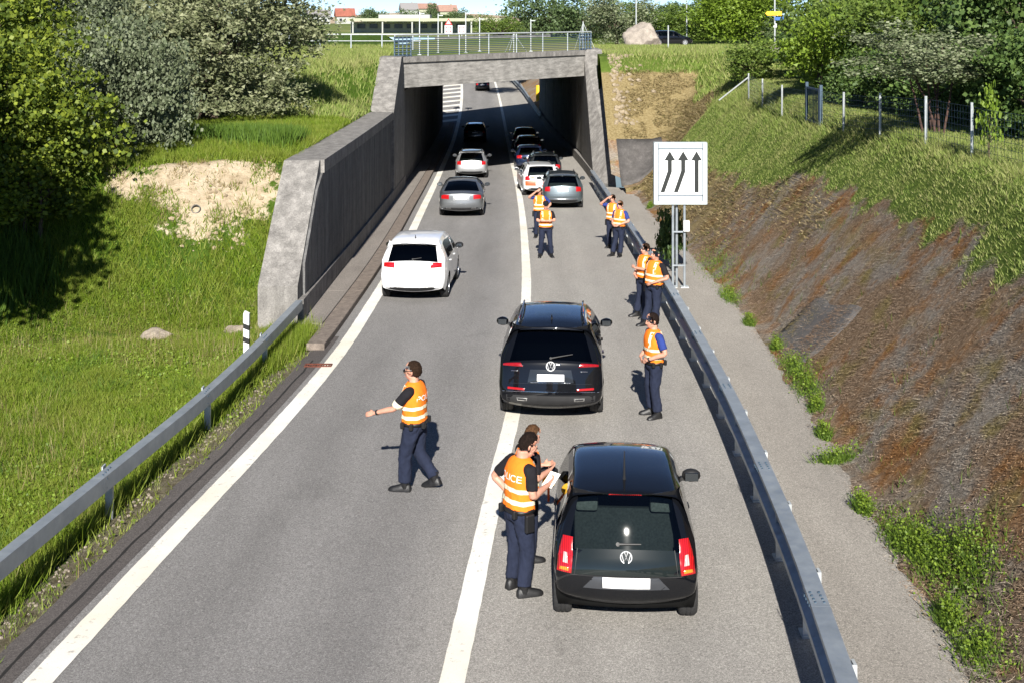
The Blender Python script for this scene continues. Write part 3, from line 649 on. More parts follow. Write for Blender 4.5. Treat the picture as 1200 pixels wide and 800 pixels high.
class Car:
    def __init__(s, sp): s.sp = sp; s.make()
    def Wf(s, y, z):
        sp = s.sp; zr = sp['H']; b = sp['belt']
        k = np.interp(z, [.12, .35, .62, b, zr], [.91, .975, 1., .965, sp['tw']])
        p = 1-sp.get('pr', .11)*(1-np.clip(y/.75, 0, 1))**2-.16*(1-np.clip((sp['L']-y)/.9, 0, 1))**2
        return sp['hw']*k*p
    def make(s):
        sp = s.sp; P = []; CR = []; SEG = []
        for nm, pts, crs, n in sp['segs']:
            q = catmull([(a, b, 0) for a, b in pts], n); cr = np.interp(np.linspace(0, len(pts)-1, len(q)), range(len(pts)), crs)
            st_ = 0 if not P else 1
            for a, c_ in zip(q[st_:], cr[st_:]): P.append((a.x, a.y)); CR.append(c_); SEG.append(nm)
        s.ntop = len(P)
        zs = sp.get('zs', .22); Rw = sp['R']; ar = Rw+.055
        def arch(yc):
            d = math.sqrt(max(0, ar*ar-(Rw-zs)**2)); a0 = math.atan2(zs-Rw, d)
            A = np.linspace(a0, math.pi-a0, 13); return [(yc+ar*math.cos(t), Rw+ar*math.sin(t)) for t in A]
        bot = [(sp['yf']+ar+.10, zs)]+arch(sp['yf'])+[(lerp(sp['yf'], sp['yr'], t), zs-.02) for t in (.3, .5, .7)]+arch(sp['yr'])+[(max(sp['yr']-ar-.06, .12), zs)]
        for q in bot: P.append(q); CR.append(.0); SEG.append('bottom')
        CR[-1] = sp['segs'][0][2][0]
        s.P = np.array(P); s.CR = np.array(CR); s.SEG = SEG; n = len(P)
        T = np.roll(s.P, -1, 0)-np.roll(s.P, 1, 0); T /= np.maximum(1e-6, np.linalg.norm(T, axis=1))[:, None]
        s.N = np.stack([T[:, 1], -T[:, 0]], 1)
        s.N[s.ntop:] = (0, 1); s.N[-1] = (1, 0)
        k = [i for i in range(s.ntop) if SEG[i] in ('rear', 'rwin')]
        # keep the monotonic part in z for the mapping of rear details
        mono = [k[0]]
        for i in k[1:]:
            if s.P[i, 1] > s.P[mono[-1], 1]+1e-4: mono.append(i)
        s.rear = np.array(mono); s.roof = np.array([i for i in range(s.ntop) if SEG[i] in ('roof',)])
    def inset(s, u, cr, r=.045):
        e = np.clip((np.abs(u)-.84)/.16, 0, 1); return cr*u*u+r*(1-np.sqrt(1-e*e*.98))
    def surf(s, u, z, off=0.):
        k = s.rear; zz = s.P[k, 1]; y0 = np.interp(z, zz, s.P[k, 0]); cr = np.interp(z, zz, s.CR[k]); ny = np.interp(z, zz, s.N[k, 0]); nz = np.interp(z, zz, s.N[k, 1])
        d = s.inset(u, cr)-off; return (u*float(s.Wf(y0, z)), y0+ny*d, z+nz*d)
    def surft(s, u, y, off=0.):
        k = s.roof; yy_ = s.P[k, 0]; z0 = np.interp(y, yy_, s.P[k, 1]); cr = np.interp(y, yy_, s.CR[k]); d = s.inset(u, cr)-off
        return (u*float(s.Wf(y, z0)), y, z0-d)
    def patch(s, name, q, off, mat, parent, nu=6, nv=4, thick=.03, top=False):
        """q: four (u, z) corners bl br tr tl on the rear surface (or (u, y) on the roof)"""
        f = s.surft if top else s.surf; b = MB(); V = []; F = []
        for lay, o_ in ((0, off), (1, off-thick)):
            for j in range(nv+1):
                for i in range(nu+1):
                    a, c_ = i/nu, j/nv
                    u = lerp(lerp(q[0][0], q[1][0], a), lerp(q[3][0], q[2][0], a), c_); z = lerp(lerp(q[0][1], q[1][1], a), lerp(q[3][1], q[2][1], a), c_)
                    edge = i in (0, nu) or j in (0, nv)
                    V.append(f(u, z, o_-(.006 if edge and lay == 0 else 0)))
        w_ = nu+1; m_ = w_*(nv+1)
        for j in range(nv):
            for i in range(nu): F.append((j*w_+i, j*w_+i+1, (j+1)*w_+i+1, (j+1)*w_+i))
        rim = [i for i in range(w_)]+[j*w_+nu for j in range(1, nv+1)]+[nv*w_+i for i in range(nu-1, -1, -1)]+[j*w_ for j in range(nv-1, 0, -1)]
        for a, c_ in zip(rim, rim[1:]+rim[:1]): F.append((a, m_+a, m_+c_, c_))
        b.add(V, F); o = b.build(name, mat, parent); return autosmooth(o, 50)
U = np.array([-1, -.985, -.955, -.91, -.84, -.68, -.5, -.25, 0, .25, .5, .68, .84, .91, .955, .985, 1])
def make_car(name, sp, loc, head, slope, label, group=None, cat='car'):
    c = Car(sp); root = empty(name, loc); root.rotation_euler = (slope, 0, head); tag(root, label, cat, group)
    P, CR, N, n = c.P, c.CR, c.N, len(c.P); nU = len(U); V = []
    for i in range(n):
        for u in U:
            d = c.inset(u, CR[i], .045 if c.SEG[i] != 'bottom' else .0)
            y, z = P[i, 0]+N[i, 0]*d, P[i, 1]+N[i, 1]*d; V.append((u*float(c.Wf(P[i, 0], P[i, 1])), y, z))
    body = []; und = []; rw_ = []; ws_ = []
    for i in range(n):
        j = (i+1) % n
        for k in range(nU-1):
            f = (i*nU+k, j*nU+k, j*nU+k+1, i*nU+k+1)[::-1]
            s0 = c.SEG[j] if i+1 < n else 'bottom'; uin = abs(U[k]) <= .845 and abs(U[k+1]) <= .845
            if s0 == 'rwin' and uin: rw_.append(f)
            elif s0 == 'wscreen' and abs(U[k]) <= .92 and abs(U[k+1]) <= .92: ws_.append(f)
            elif s0 == 'bottom': und.append(f)
            else: body.append(f)
    belt = sp['belt']; zm = belt-.14; sideg = {}
    for sgn in (1, -1):
        base = len(V); rows = 5; cols = []
        for i in range(n):
            y0, z0, _ = 0, 0, 0
            v = V[i*nU+(nU-1 if sgn > 0 else 0)]; y0, z0 = v[1], v[2]
            ym = min(max(y0, .34), sp['L']-.5); pts = [(y0, z0)]
            if z0 > belt+.13: pts += [(y0, z0-.065), (y0, belt), (y0, belt-.07), (ym, zm)]
            else: pts += [(lerp(y0, ym, t), lerp(z0, zm, t)) for t in (.2, .45, .7, 1.)]
            for r_, (a, b_) in enumerate(pts):
                V.append((sgn*float(c.Wf(a, b_)) if r_ else v[0], a, b_))
        for i in range(n):
            j = (i+1) % n
            for r_ in range(rows-1):
                f = (base+i*rows+r_, base+i*rows+r_+1, base+j*rows+r_+1, base+j*rows+r_)
                if sgn < 0: f = f[::-1]
                ya = (V[f[0]][1]+V[f[2]][1])/2
                if r_ == 1 and V[base+i*rows][2] > belt+.13 and V[base+j*rows][2] > belt+.13:
                    w_ = [q for q, (a, b_) in enumerate(sp['sidewin']) if a < ya < b_]
                    if w_: sideg.setdefault((sgn, w_[0]), []).append(f); continue
                body.append(f)
    def sub(nm, faces, mat, parent, off=None):
        idx = sorted({q for f in faces for q in f}); mp = {a: b for b, a in enumerate(idx)}
        me = bpy.data.meshes.new(nm); me.from_pydata([V[q] for q in idx], [], [tuple(mp[q] for q in f) for f in faces]); me.update()
        o = link_mesh(nm, me, mat, parent, True); return o
    bo = sub('body', body, sp['paint'], root); autosmooth(bo, 42)
    sub('underbody', und, UNDER, root)
    sub('rear_window', rw_, sp.get('glass', GL['tint']), root); sub('windscreen', ws_, GL['clear'], root)
    for kx, f in sideg.items(): sub('side_window', f, sp.get('sglass', GL['mid']), root)
    # interior
    b = MB(); b.box((0, sp['yr']+.55, belt-.42), (sp['hw']*1.45, .5, .18), bev=.05); b.box((0, sp['yr']+.28, belt-.12), (sp['hw']*1.42, .16, .55), Matrix.Rotation(R(-14), 3, 'X'), bev=.05)
    rs = autosmooth(b.build('rear_seat', SEAT, root))
    for x in (-.42*sp['hw']/.8, .42*sp['hw']/.8): autosmooth(MB().box((x, sp['yr']+.20, belt+.23), (.26, .09, .17), bev=.035).build('headrest', sp.get('hrest', SEATL), rs))
    for x in (-.4, .4):
        b = MB(); b.box((x, sp['yr']+1.5, belt-.4), (.5, .5, .18), bev=.05); b.box((x, sp['yr']+1.2, belt-.1), (.48, .14, .62), Matrix.Rotation(R(-14), 3, 'X'), bev=.05); fs = autosmooth(b.build('front_seat', SEAT, root))
        autosmooth(MB().box((x, sp['yr']+1.08, belt+.29), (.24, .08, .16), bev=.03).build('headrest', SEAT, fs))
    MB().box((0, sp['yf']-.45, belt-.16), (sp['hw']*1.5, .5, .22), bev=.06).build('dashboard', TRIM, root)
    MB().box((0, (sp['yf']+sp['yr'])/2, .3), (sp['hw']*1.5, sp['yf']-sp['yr']-.3, .05)).build('floor_pan', TRIM, root)
    # wheels
    Rw = sp['R']; wd = sp.get('tw_', .2)
    wme = None
    for yw in (sp['yr'], sp['yf']):
        for sg_ in (-1, 1):
            x = sg_*(sp['hw']*.985-wd/2-.005)
            wh = empty('wheel', (x, yw, Rw)); wh.parent = root
            if sg_ > 0: wh.rotation_euler = (0, 0, math.pi)
            if wme is None:
                b = MB(); h = wd/2; b.lathe([(Rw*.66, -h), (Rw*.9, -h-.004), (Rw*.97, -h*.82), (Rw*.995, -h*.5), (Rw*.995, -h*.3), (Rw*.97, -h*.27), (Rw*.97, -h*.2), (Rw, -h*.17), (Rw, h*.17), (Rw*.97, h*.2), (Rw*.97, h*.27), (Rw*.995, h*.3), (Rw*.995, h*.5), (Rw*.97, h*.82), (Rw*.9, h), (Rw*.66, h)], 32)
                ty = b.build('tyre', TY, wh, True)
                b = MB(); b.lathe([(Rw*.68, -h), (Rw*.60, -h), (Rw*.58, -h*.5), (Rw*.58, h), (Rw*.66, h)], 24); b.lathe([(.001, -h*.62), (Rw*.15, -h*.6), (Rw*.17, -h*.2), (.001, -h*.2)], 12)
                for q in range(5):
                    a = q*2*math.pi/5; M_ = Matrix.Rotation(a, 3, 'X'); b.box(M_ @ Vector((-h*.55, 0, Rw*.36)), (.03, Rw*.2, Rw*.5), M_)
                b.lathe([(.001, h*.3), (Rw*.56, h*.3)], 20)
                ri = b.build('rim', sp.get('rim', RIM), wh); wme = (ty, ri)
            else:
                for o in wme: q = o.copy(); COL.objects.link(q); q.parent = wh
    # mirrors
    ym = sp['mir']; zmr = belt+.06
    for sg_ in (-1, 1):
        x = sg_*(float(c.Wf(ym, belt))+.12); b = MB()
        b.ico((x, ym, zmr), (.125, .085, .085), 2, lambda p: 1-.12*max(0, p.y)); mo = b.build('mirror', sp.get('mirror', sp['paint']), root, True)
        b = MB(); b.box((x, ym-.079, zmr), (.17, .014, .105), bev=.005); b.build('mirror_glass', MIRG, mo)
        MB().box((x-sg_*.10, ym+.02, zmr-.05), (.14, .07, .04)).build('bracket', TRIM, mo)
    for sg_ in (-1, 1):
        for yh in sp.get('handles', (1.35, 2.35)):
            z = belt-.13; MB().box((sg_*(float(c.Wf(yh, z))+.015), yh, z), (.035, .17, .03), bev=.01).build('door_handle', sp['paint'], root)
    # rear details
    zp, up_ = sp['plate']; 
    c.patch('number_plate', [(-up_, zp-.055), (up_, zp-.055), (up_, zp+.055), (-up_, zp+.055)], .016, PLT, root, 4, 2)
    if 'recess' in sp: a, z0, z1, t = sp['recess']; c.patch('plate_recess', [(-a, z0), (a, z0), (a*t, z1), (-a*t, z1)], .006, sp.get('recmat', sp['paint']), root, 8, 4)
    for (u0, u1, z0, z1, mt, t) in sp['lights']:
        for sg_ in (-1, 1):
            q = [(sg_*u0, z0), (sg_*u1, z0+t[1]), (sg_*(u1+t[0]), z1+t[1]), (sg_*(u0+t[0]+t[2]), z1)]
            if sg_ < 0: q = [q[1], q[0], q[3], q[2]]
            c.patch('tail_light', q, .014, mt, root, 6, 5)
    for (nm, q, off, mt) in sp.get('patches', ()): c.patch(nm, q, off, mt, root, 10, 3)
    for (nm, q, off, mt) in sp.get('tops', ()): c.patch(nm, q, off, mt, root, 4, 8, .02, True)
    if 'antenna' in sp:
        ya, la, aa = sp['antenna']; p = Vector(c.surft(0, ya, 0)); b = MB(); b.tube([p+Vector((0, 0, -.01)), p+Vector((0, -.01, .03)), p+Vector((0, -la*math.sin(aa), .03+la*math.cos(aa)))], [.022, .014, .005], 8); b.build('antenna', TRIM, root)
    if 'wiper' in sp:
        u0, z0, u1, z1 = sp['wiper']; b = MB(); b.tube([c.surf(lerp(u0, u1, t), lerp(z0, z1, t), .02) for t in (0, .25, .5, .75, 1)], [.016, .012, .010, .009, .008], 6); b.tube([c.surf(u0, z0, -.01), c.surf(u0, z0, .03)], .022, 8); b.build('wiper', TRIM, root)
    if 'emblem' in sp:
        ze, re = sp['emblem']; p = Vector(c.surf(0, ze, .014)); b = MB(); A = [2*math.pi*k/20 for k in range(21)]
        tl = sp.get('emtilt', .25); ax = Vector((1, 0, 0)); az = Vector((0, math.sin(tl), math.cos(tl)))
        pt = lambda a, d: p+ax*a*re+az*d*re
        b.tube([pt(math.cos(t), math.sin(t)) for t in A], re*.11, 5)
        if sp.get('emstyle', 'vw') == 'vw':
            b.tube([pt(-.32, .88), pt(0, .12), pt(.32, .88)], re*.09, 5); b.tube([pt(-.78, .5), pt(-.42, -.72), pt(0, .0), pt(.42, -.72), pt(.78, .5)], re*.09, 5)
        else:
            for a in (90, 210, 330): b.tube([pt(0, 0), pt(math.cos(R(a)), math.sin(R(a)))], re*.09, 5)
        b.build('emblem', EMB, root)
    if 'exhaust' in sp:
        ue, ze = sp['exhaust']
        for sg_ in (-1, 1): c.patch('exhaust', [(sg_*ue-.10, ze-.025), (sg_*ue+.10, ze-.025), (sg_*ue+.11, ze+.03), (sg_*ue-.11, ze+.03)], .02, CHR, root, 4, 2); c.patch('exhaust_mouth', [(sg_*ue-.08, ze-.012), (sg_*ue+.08, ze-.012), (sg_*ue+.085, ze+.018), (sg_*ue-.085, ze+.018)], .026, TRIM, root, 3, 2)
    if sp.get('rails'):
        for sg_ in (-1, 1):
            b = MB(); y0, y1 = sp['rails']; b.tube([c.surft(sg_*.86, lerp(y0, y1, t), .03+.035*math.sin(math.pi*min(1, max(0, t)))**.4) for t in np.linspace(0, 1, 8)], .018, 6); b.build('roof_rail', sp.get('railmat', TRIM), root)
    return root, c
def hatch(L, hw, H, belt, wz0, wy0, wz1, wy1, lean=.06, **kw):
    """generic hatchback or estate silhouette; wz0.. rear window bottom and top"""
    sp = dict(L=L, hw=hw, H=H, belt=belt, tw=.70, R=.325, yr=.80, yf=L-.86, mir=L-1.52, sidewin=((.75, 1.25), (1.33, 2.18), (2.28, L-1.12)))
    wsy0, wsy1 = L-kw.pop('w0', 1.78), L-kw.pop('w1', .98)
    sp['segs'] = [('rear', [(.16, .25), (.035, .34), (0, .50), (lean*.3, .68), (lean, wz0-.08), (wy0, wz0)], [.09, .10, .10, .10, .10, .11], 4),
                  ('rwin', [(wy0, wz0), (lerp(wy0, wy1, .5)-.012, lerp(wz0, wz1, .5)), (wy1, wz1)], [.12, .11, .09], 4),
                  ('roof', [(wy1, wz1), (wy1-.045, wz1+.028), (wy1+.05, wz1+.055), (min(wy1+.5, wsy0*.52), H-.012), (wsy0*.70, H), (wsy0*.89, H-.03), (wsy0, H-.075)], [.08, .07, .055, .045, .04, .04, .05], 4),
                  ('wscreen', [(wsy0, H-.075), (lerp(wsy0, wsy1, .5), lerp(H-.075, belt+.04, .47)), (wsy1, belt+.04)], [.05, .09, .13], 5),
                  ('front', [(wsy1, belt+.04), (L-.5, belt-.08), (L-.14, belt-.24), (L, .52), (L-.04, .33), (L-.16, .24)], [.1, .10, .14, .2, .2, .2], 4)]
    sp.update(plate=(.78, .30), lights=[(.66, .97, wz0-.20, wz0-.02, LR, (0, 0, 0))])
    sp.update(kw); return sp
rs = math.atan(-.0393)
def heading(y): return math.atan2(-(float(xc(y+3))-float(xc(y-3))), 6.)
def place(x, y): return (x, y, float(roadz(y)))
def sl(y): return math.atan2(float(roadz(y+3))-float(roadz(y+1)), 2.)

# small black hatchback nearest the camera: glass tailgate
up = hatch(3.54, .815, 1.485, .90, .86, .075, 1.375, .335, lean=.05, w0=1.42, w1=.70, tw=.73, pr=.05, R=.30, yr=.56, yf=2.89, mir=2.28, sidewin=((.42, .78), (.88, 1.55), (1.64, 2.55)), paint=PT['black'], glass=GL['clear'], mirror=TRIM, plate=(.545, .335), emblem=(.80, .062), emtilt=.12,
           lights=[(.775, .985, .62, .80, LR, (-.005, .02, 0)), (.765, .975, .80, .985, LR, (-.02, .02, .05))], wiper=(-.12, .92, .22, .925), antenna=(.62, .30, .15), handles=(1.75,), rim=RIMD)
GLOSS2 = paint('gloss_black_seam', (.03, .034, .04))
up['patches'] = [('hatch_panel', [(-.80, .615), (.80, .615), (.715, .875), (-.715, .875)], .007, None), ('plate_recess', [(-.62, .47), (.62, .47), (.46, .60), (-.46, .60)], .006, None), ('brake_light', [(-.30, 1.375), (.30, 1.375), (.28, 1.40), (-.28, 1.40)], .03, LR),
                 ('light_inlay', [(.83, .73), (.91, .745), (.90, .84), (.85, .83)], .020, LW), ('light_inlay', [(-.91, .745), (-.83, .73), (-.85, .83), (-.90, .84)], .020, LW), ('light_inlay', [(.82, .645), (.95, .66), (.945, .695), (.82, .685)], .020, LA), ('light_inlay', [(-.95, .66), (-.82, .645), (-.82, .685), (-.945, .695)], .020, LA),
                 ('bumper_groove', [(-.93, .60), (.93, .60), (.93, .612), (-.93, .612)], .003, TRIM), ('seam', [(-.735, .615), (-.725, .615), (-.70, .88), (-.71, .88)], .010, TRIM), ('seam', [(.725, .615), (.735, .615), (.71, .88), (.70, .88)], .010, TRIM), ('bumper_lip', [(-.8, .285), (.8, .285), (.62, .325), (-.62, .325)], .006, TRIM)]
GLOSS = paint('black_glass_panel', (.010, .014, .014)); up['patches'][0] = up['patches'][0][:3]+(GLOSS,); up['patches'][1] = up['patches'][1][:3]+(paint('dark_grey_recess', (.07, .075, .085), .5),)
carA, cA = make_car('car', up, place(1.245, 13.0), heading(15)+R(.3), rs, 'small black hatchback with glass tailgate and antenna, nearest the camera')
# black SUV straddling the white line
suv = hatch(4.49, .93, 1.655, 1.08, 1.08, .13, 1.53, .47, lean=.09, tw=.69, pr=.07, R=.345, yr=.92, yf=3.60, mir=2.92, paint=PT['black'], glass=GL['tint'], sglass=GL['tint'], plate=(.80, .27), emblem=(.985, .075), rails=(.65, 2.6), railmat=PT['black'], wiper=(.0, 1.10, .46, 1.17), antenna=(.85, .09, .9), exhaust=(.58, .43),
            recess=(.46, .72, .93, .9), recmat=paint('recess_black', (.02, .024, .03)), lights=[(.56, .97, .975, 1.045, LRd, (0, .02, .05))], sidewin=((.8, 1.4), (1.5, 2.4), (2.5, 3.35)), tw_=.235)
suv['patches'] = [('chrome_strip', [(-.97, .565), (.97, .565), (.97, .578), (-.97, .578)], .012, CHR), ('bumper_trim', [(-.9, .31), (.9, .31), (.9, .50), (-.9, .50)], .007, TRIM), ('reflector', [(.52, .59), (.86, .61), (.86, .645), (.52, .625)], .012, LR), ('reflector', [(-.86, .61), (-.52, .59), (-.52, .625), (-.86, .645)], .012, LR),
                  ('plate_strip', [(-.4, .715), (.4, .715), (.4, .728), (-.4, .728)], .014, CHR), ('badge', [(-.80, .90), (-.66, .90), (-.66, .915), (-.80, .915)], .010, CHR), ('badge', [(.60, .90), (.74, .90), (.74, .915), (.60, .915)], .010, CHR), ('badge', [(.10, 1.0), (.2, 1.0), (.2, 1.03), (.1, 1.03)], .010, CHR),
                  ('light_strip', [(.62, .995), (.92, 1.01), (.92, 1.024), (.64, 1.01)], .021, LR), ('light_strip', [(-.92, 1.01), (-.62, .995), (-.64, 1.01), (-.92, 1.024)], .021, LR), ('seam', [(-.93, .70), (.93, .70), (.93, .706), (-.93, .706)], .006, GLOSS2), ('spoiler', [(-.80, 1.515), (.80, 1.515), (.78, 1.55), (-.78, 1.55)], .05, PT['black'])]
suv['tops'] = [('glass_roof', [(-.70, .95), (.70, .95), (.70, 2.35), (-.70, 2.35)], .004, GLOSS)]
make_car('car', suv, place(.66, 20.5), heading(22), rs, 'black sport utility vehicle with roof rails standing across the centre line')
# white compact van in the left lane
wv = hatch(4.3, .89, 1.60, 1.04, 1.06, .10, 1.45, .40, lean=.07, tw=.72, R=.32, yr=.86, yf=3.5, mir=2.7, paint=PT['white'], glass=GL['tint'], mirror=TRIM, plate=(.77, .26), emblem=(1.0, .05), emstyle='star', antenna=(.7, .08, .6), wiper=(0, 1.09, .3, 1.13), lights=[(.60, .97, .885, 1.03, LR, (0, .03, 0))])
wv['patches'] = [('handle_strip', [(-.3, .895), (.3, .895), (.3, .915), (-.3, .915)], .012, CHR), ('bumper_trim', [(-.86, .27), (.86, .27), (.7, .38), (-.7, .38)], .006, TRIM), ('brake_light', [(-.16, 1.47), (.16, 1.47), (.16, 1.478), (-.16, 1.478)], .03, LRd), ('bumper_groove', [(-.95, .655), (.95, .655), (.95, .665), (-.95, .665)], .003, TRIM)]
make_car('car', wv, place(-2.60, 31.0), heading(33)-R(2.0), rs, 'white compact van with black rear window in the left lane')
# grey saloon
sa = hatch(4.78, .93, 1.455, .99, .98, .09, 1.38, 1.22, lean=.05, tw=.68, R=.325, paint=PT['grey'], glass=GL['tint'], plate=(.80, .27), yr=1.02, yf=3.84, mir=3.05, sidewin=((1.5, 2.35), (2.45, 3.5)), lights=[(.60, .98, .74, .92, LR, (0, .03, 0))], exhaust=(.62, .36), handles=(1.75, 2.65))
sa['segs'][0] = ('rear', [(.16, .25), (.035, .34), (0, .50), (.015, .70), (.04, .92), (.08, .99)], [.09, .10, .10, .10, .10, .10], 4)
sa['segs'][1] = ('rwin', [(.52, 1.055), (.88, 1.24), (1.24, 1.375)], [.06, .07, .08], 4)
sa['segs'].insert(1, ('boot', [(.08, .99), (.25, 1.03), (.52, 1.055)], [.10, .06, .06], 3))
sa['segs'][3] = ('roof', [(1.24, 1.375), (1.35, 1.405), (1.7, 1.445), (2.2, 1.455), (2.6, 1.43), (2.85, 1.385)], [.08, .07, .055, .05, .055, .08], 4)
sa['segs'][4] = ('wscreen', [(2.85, 1.385), (3.3, 1.20), (3.75, 1.02)], [.08, .11, .13], 5)
sa['segs'][5] = ('front', [(3.75, 1.02), (4.25, .93), (4.64, .76), (4.78, .52), (4.74, .33), (4.62, .24)], [.1, .10, .14, .2, .2, .2], 4)
sa['patches'] = [('plate_recess', [(-.40, .70), (.40, .70), (.40, .88), (-.40, .88)], .005, PT['silver']), ('bumper_trim', [(-.85, .30), (.85, .30), (.85, .40), (-.85, .40)], .006, TRIM)]
make_car('car', sa, place(-2.05, 48.1), heading(51), rs, 'metallic grey saloon with boot lid and twin exhausts in the left lane')
def est(pt, **kw):
    sp = hatch(4.6, .895, 1.48, .99, .99, .085, 1.38, .40, lean=.06, paint=pt, glass=GL['mid'], sglass=GL['mid'], plate=(.80, .27), emblem=(.93, .05), emstyle='star', wiper=(0, 1.02, .3, 1.05), rails=(.6, 2.7), lights=[(.70, .98, .76, .97, LR, (-.01, .02, 0))])
    sp['patches'] = [('bumper_trim', [(-.85, .27), (.85, .27), (.75, .40), (-.75, .40)], .006, TRIM), ('brake_light', [(-.2, 1.40), (.2, 1.40), (.2, 1.408), (-.2, 1.408)], .03, LRd), ('bumper_groove', [(-.95, .62), (.95, .62), (.95, .63), (-.95, .63)], .003, TRIM)]
    sp.update(kw); return sp
make_car('car', est(PT['silver']), place(-2.2, 64.6), heading(66), rs, 'silver estate car half inside the underpass shadow, left lane')
make_car('car', est(PT['dark'], glass=GL['tint']), place(-2.85, 92.0), heading(94), sl(92), 'dark estate car deep in the underpass shadow, left lane')
ke = est(PT['steel'], glass=GL['clear']); ke['patches'] += [('chrome_strip', [(-.6, .905), (.6, .905), (.6, .925), (-.6, .925)], .010, CHR), ('bumper_chrome', [(-.8, .42), (.8, .42), (.8, .45), (-.8, .45)], .010, CHR)]
make_car('car', ke, place(2.18, 50.9), heading(55)-R(1), rs, 'steel grey estate car with chrome trim at the end of the right queue')
pc = est(PT['white'], glass=GL['clear'], wiper=(0, 1.02, .3, 1.05)); pc['patches'] += [('orange_panel', [(-.97, .50), (-.35, .50), (-.35, .74), (-.97, .74)], .008, PT['orange']), ('orange_panel', [(.35, .50), (.97, .50), (.97, .74), (.35, .74)], .008, PT['orange']), ('orange_panel', [(-.66, .84), (-.36, .84), (-.5, .97), (-.66, .97)], .008, PT['orange'])]
rpc, cpc = make_car('patrol_car', pc, place(1.40, 55.9), heading(60)+R(3), rs, 'white patrol car with orange panels beside the right queue', cat='car')
for sg_ in (-1, 1):
    b = MB(); V = [(sg_*(float(cpc.Wf(y, z))+.006), y, z) for y in np.linspace(.7, 3.9, 9) for z in (.52, .66, .80)]; F = [(i*3+j, i*3+j+1, (i+1)*3+j+1, (i+1)*3+j) for i in range(8) for j in range(2)]; b.add(V, F); b.build('side_stripe', PT['orange'], rpc, True)
make_car('car', est(PT['dark'], glass=GL['clear'], railmat=CHR), place(1.75, 62.4), heading(66), rs, 'dark grey car with chrome roof rails ahead of the patrol car')
make_car('car', hatch(4.2, .88, 1.46, .97, .97, .09, 1.36, .40, paint=PT['navy'], glass=GL['mid'], lights=[(.62, .98, .76, .95, LR, (0, .02, 0))]), place(1.05, 69.0), heading(72), rs, 'navy hatchback in the right queue at the shadow edge')
make_car('car', est(PT['black']), place(1.1, 77.5), heading(79), sl(77), 'black estate car in the underpass shadow behind the navy hatchback')
make_car('car', hatch(4.3, .89, 1.55, 1.0, 1.0, .09, 1.42, .40, paint=PT['dark'], glass=GL['mid']), place(.95, 85.5), heading(87), sl(85), 'dark car at the head of the right queue inside the underpass')
make_car('car', est(PT['black'], glass=GL['mid']), place(-3.6, 146), heading(148), sl(146), 'small distant black car on the road beyond the underpass')
make_car('car', hatch(4.2, .88, 1.50, .97, .97, .09, 1.38, .40, paint=PT['black'], glass=GL['mid']), (13.5, 117, 7.17), R(-90), 0, 'black car parked on the upper road behind the boulder')
# ---------------------------------------------------------------- people
def cloth(name, c, var=.25, sc=7., rough=.9):
    m = Mat(name, c, rough, spec=.2); cc = lin(c); n = m.noise(sc, 5, .65, m.map((1, 1, .5)))
    m.color(m.ramp(n, [(.3, tuple(x*(1-var) for x in cc[:3])), (.7, tuple(min(1, x*(1+var*.6)) for x in cc[:3]))])); m.bump(m.noise(sc*2.2, 5, .6, m.map((1, 1, .45))), .6, .03); return m.m
def skinmat(name, c):
    m = Mat(name, c, .5, spec=.35); cc = lin(c); m.color(m.ramp(m.noise(14, 4, .6), [(.3, tuple(x*.82 for x in cc[:3])), (.7, cc)])); m.p.inputs['Subsurface Weight'].default_value = .08; m.p.inputs['Subsurface Radius'].default_value = (.02, .008, .004); return m.m
SK = skinmat('skin', (.52, .27, .19)); SKT = skinmat('tanned_skin', (.46, .23, .155))
NAVY = cloth('navy_trousers', (.016, .021, .042)); BLKS = cloth('black_shirt', (.013, .012, .015)); BLUS = cloth('blue_shirt', (.025, .045, .20)); ORG = cloth('orange_vest', (.88, .205, .018), .14, 5.); YEL = cloth('yellow_vest_panel', (.92, .52, .05), .1)
BAND = cloth('reflective_band', (.78, .72, .52), .15, 12., .5); BOOT = simple('black_leather', (.012, .012, .013), .45, var=.3, sc=20, bump=.3); BELT = simple('belt_leather', (.008, .008, .009), .5)
HAIRD = simple('dark_brown_hair', (.014, .008, .006), .75, 0., .12, var=.4, sc=60, bump=.8); HAIRB = simple('brown_hair', (.085, .042, .02), .75, 0., .12, var=.4, sc=60, bump=.8); HAIRS = simple('short_brown_hair', (.026, .014, .008), .8, 0., .12, var=.4, sc=60, bump=.8)
SGL = simple('sunglasses_lens', (.006, .006, .007), .1, coat=1.); EYE = simple('eye', (.02, .015, .012), .3); PAPER = simple('paper', (.82, .82, .78), .8, var=.05); LIP = simple('lips', (.36, .12, .10), .5)
CAPM = cloth('black_cap', (.010, .010, .014))
def remesh(b, voxel, name, mat, parent, it=3, fac=.5, nz=0., seed=0):
    o = b.build('tmp_shape', None)
    q = o.modifiers.new('r', 'REMESH'); q.mode = 'VOXEL'; q.voxel_size = voxel; q.use_smooth_shade = True
    q = o.modifiers.new('s', 'SMOOTH'); q.iterations = it; q.factor = fac
    dg = bpy.context.evaluated_depsgraph_get(); me = bpy.data.meshes.new_from_object(o.evaluated_get(dg)); me.name = name
    old = o.data; bpy.data.objects.remove(o); bpy.data.meshes.remove(old)
    if nz:
        co = np.zeros(len(me.vertices)*3, np.float32); me.vertices.foreach_get('co', co); co = co.reshape(-1, 3)
        nn = np.zeros(len(me.vertices)*3, np.float32); me.vertices.foreach_get('normal', nn); nn = nn.reshape(-1, 3)
        d = (fnoise(co[:, 0]*2+co[:, 1]*1.3+seed, co[:, 2]*.9+co[:, 1]*.7, .09, seed)-.5)*nz*2
        co += nn*d[:, None]; me.vertices.foreach_set('co', co.ravel()); me.update()
    return link_mesh(name, me, mat, parent, True)
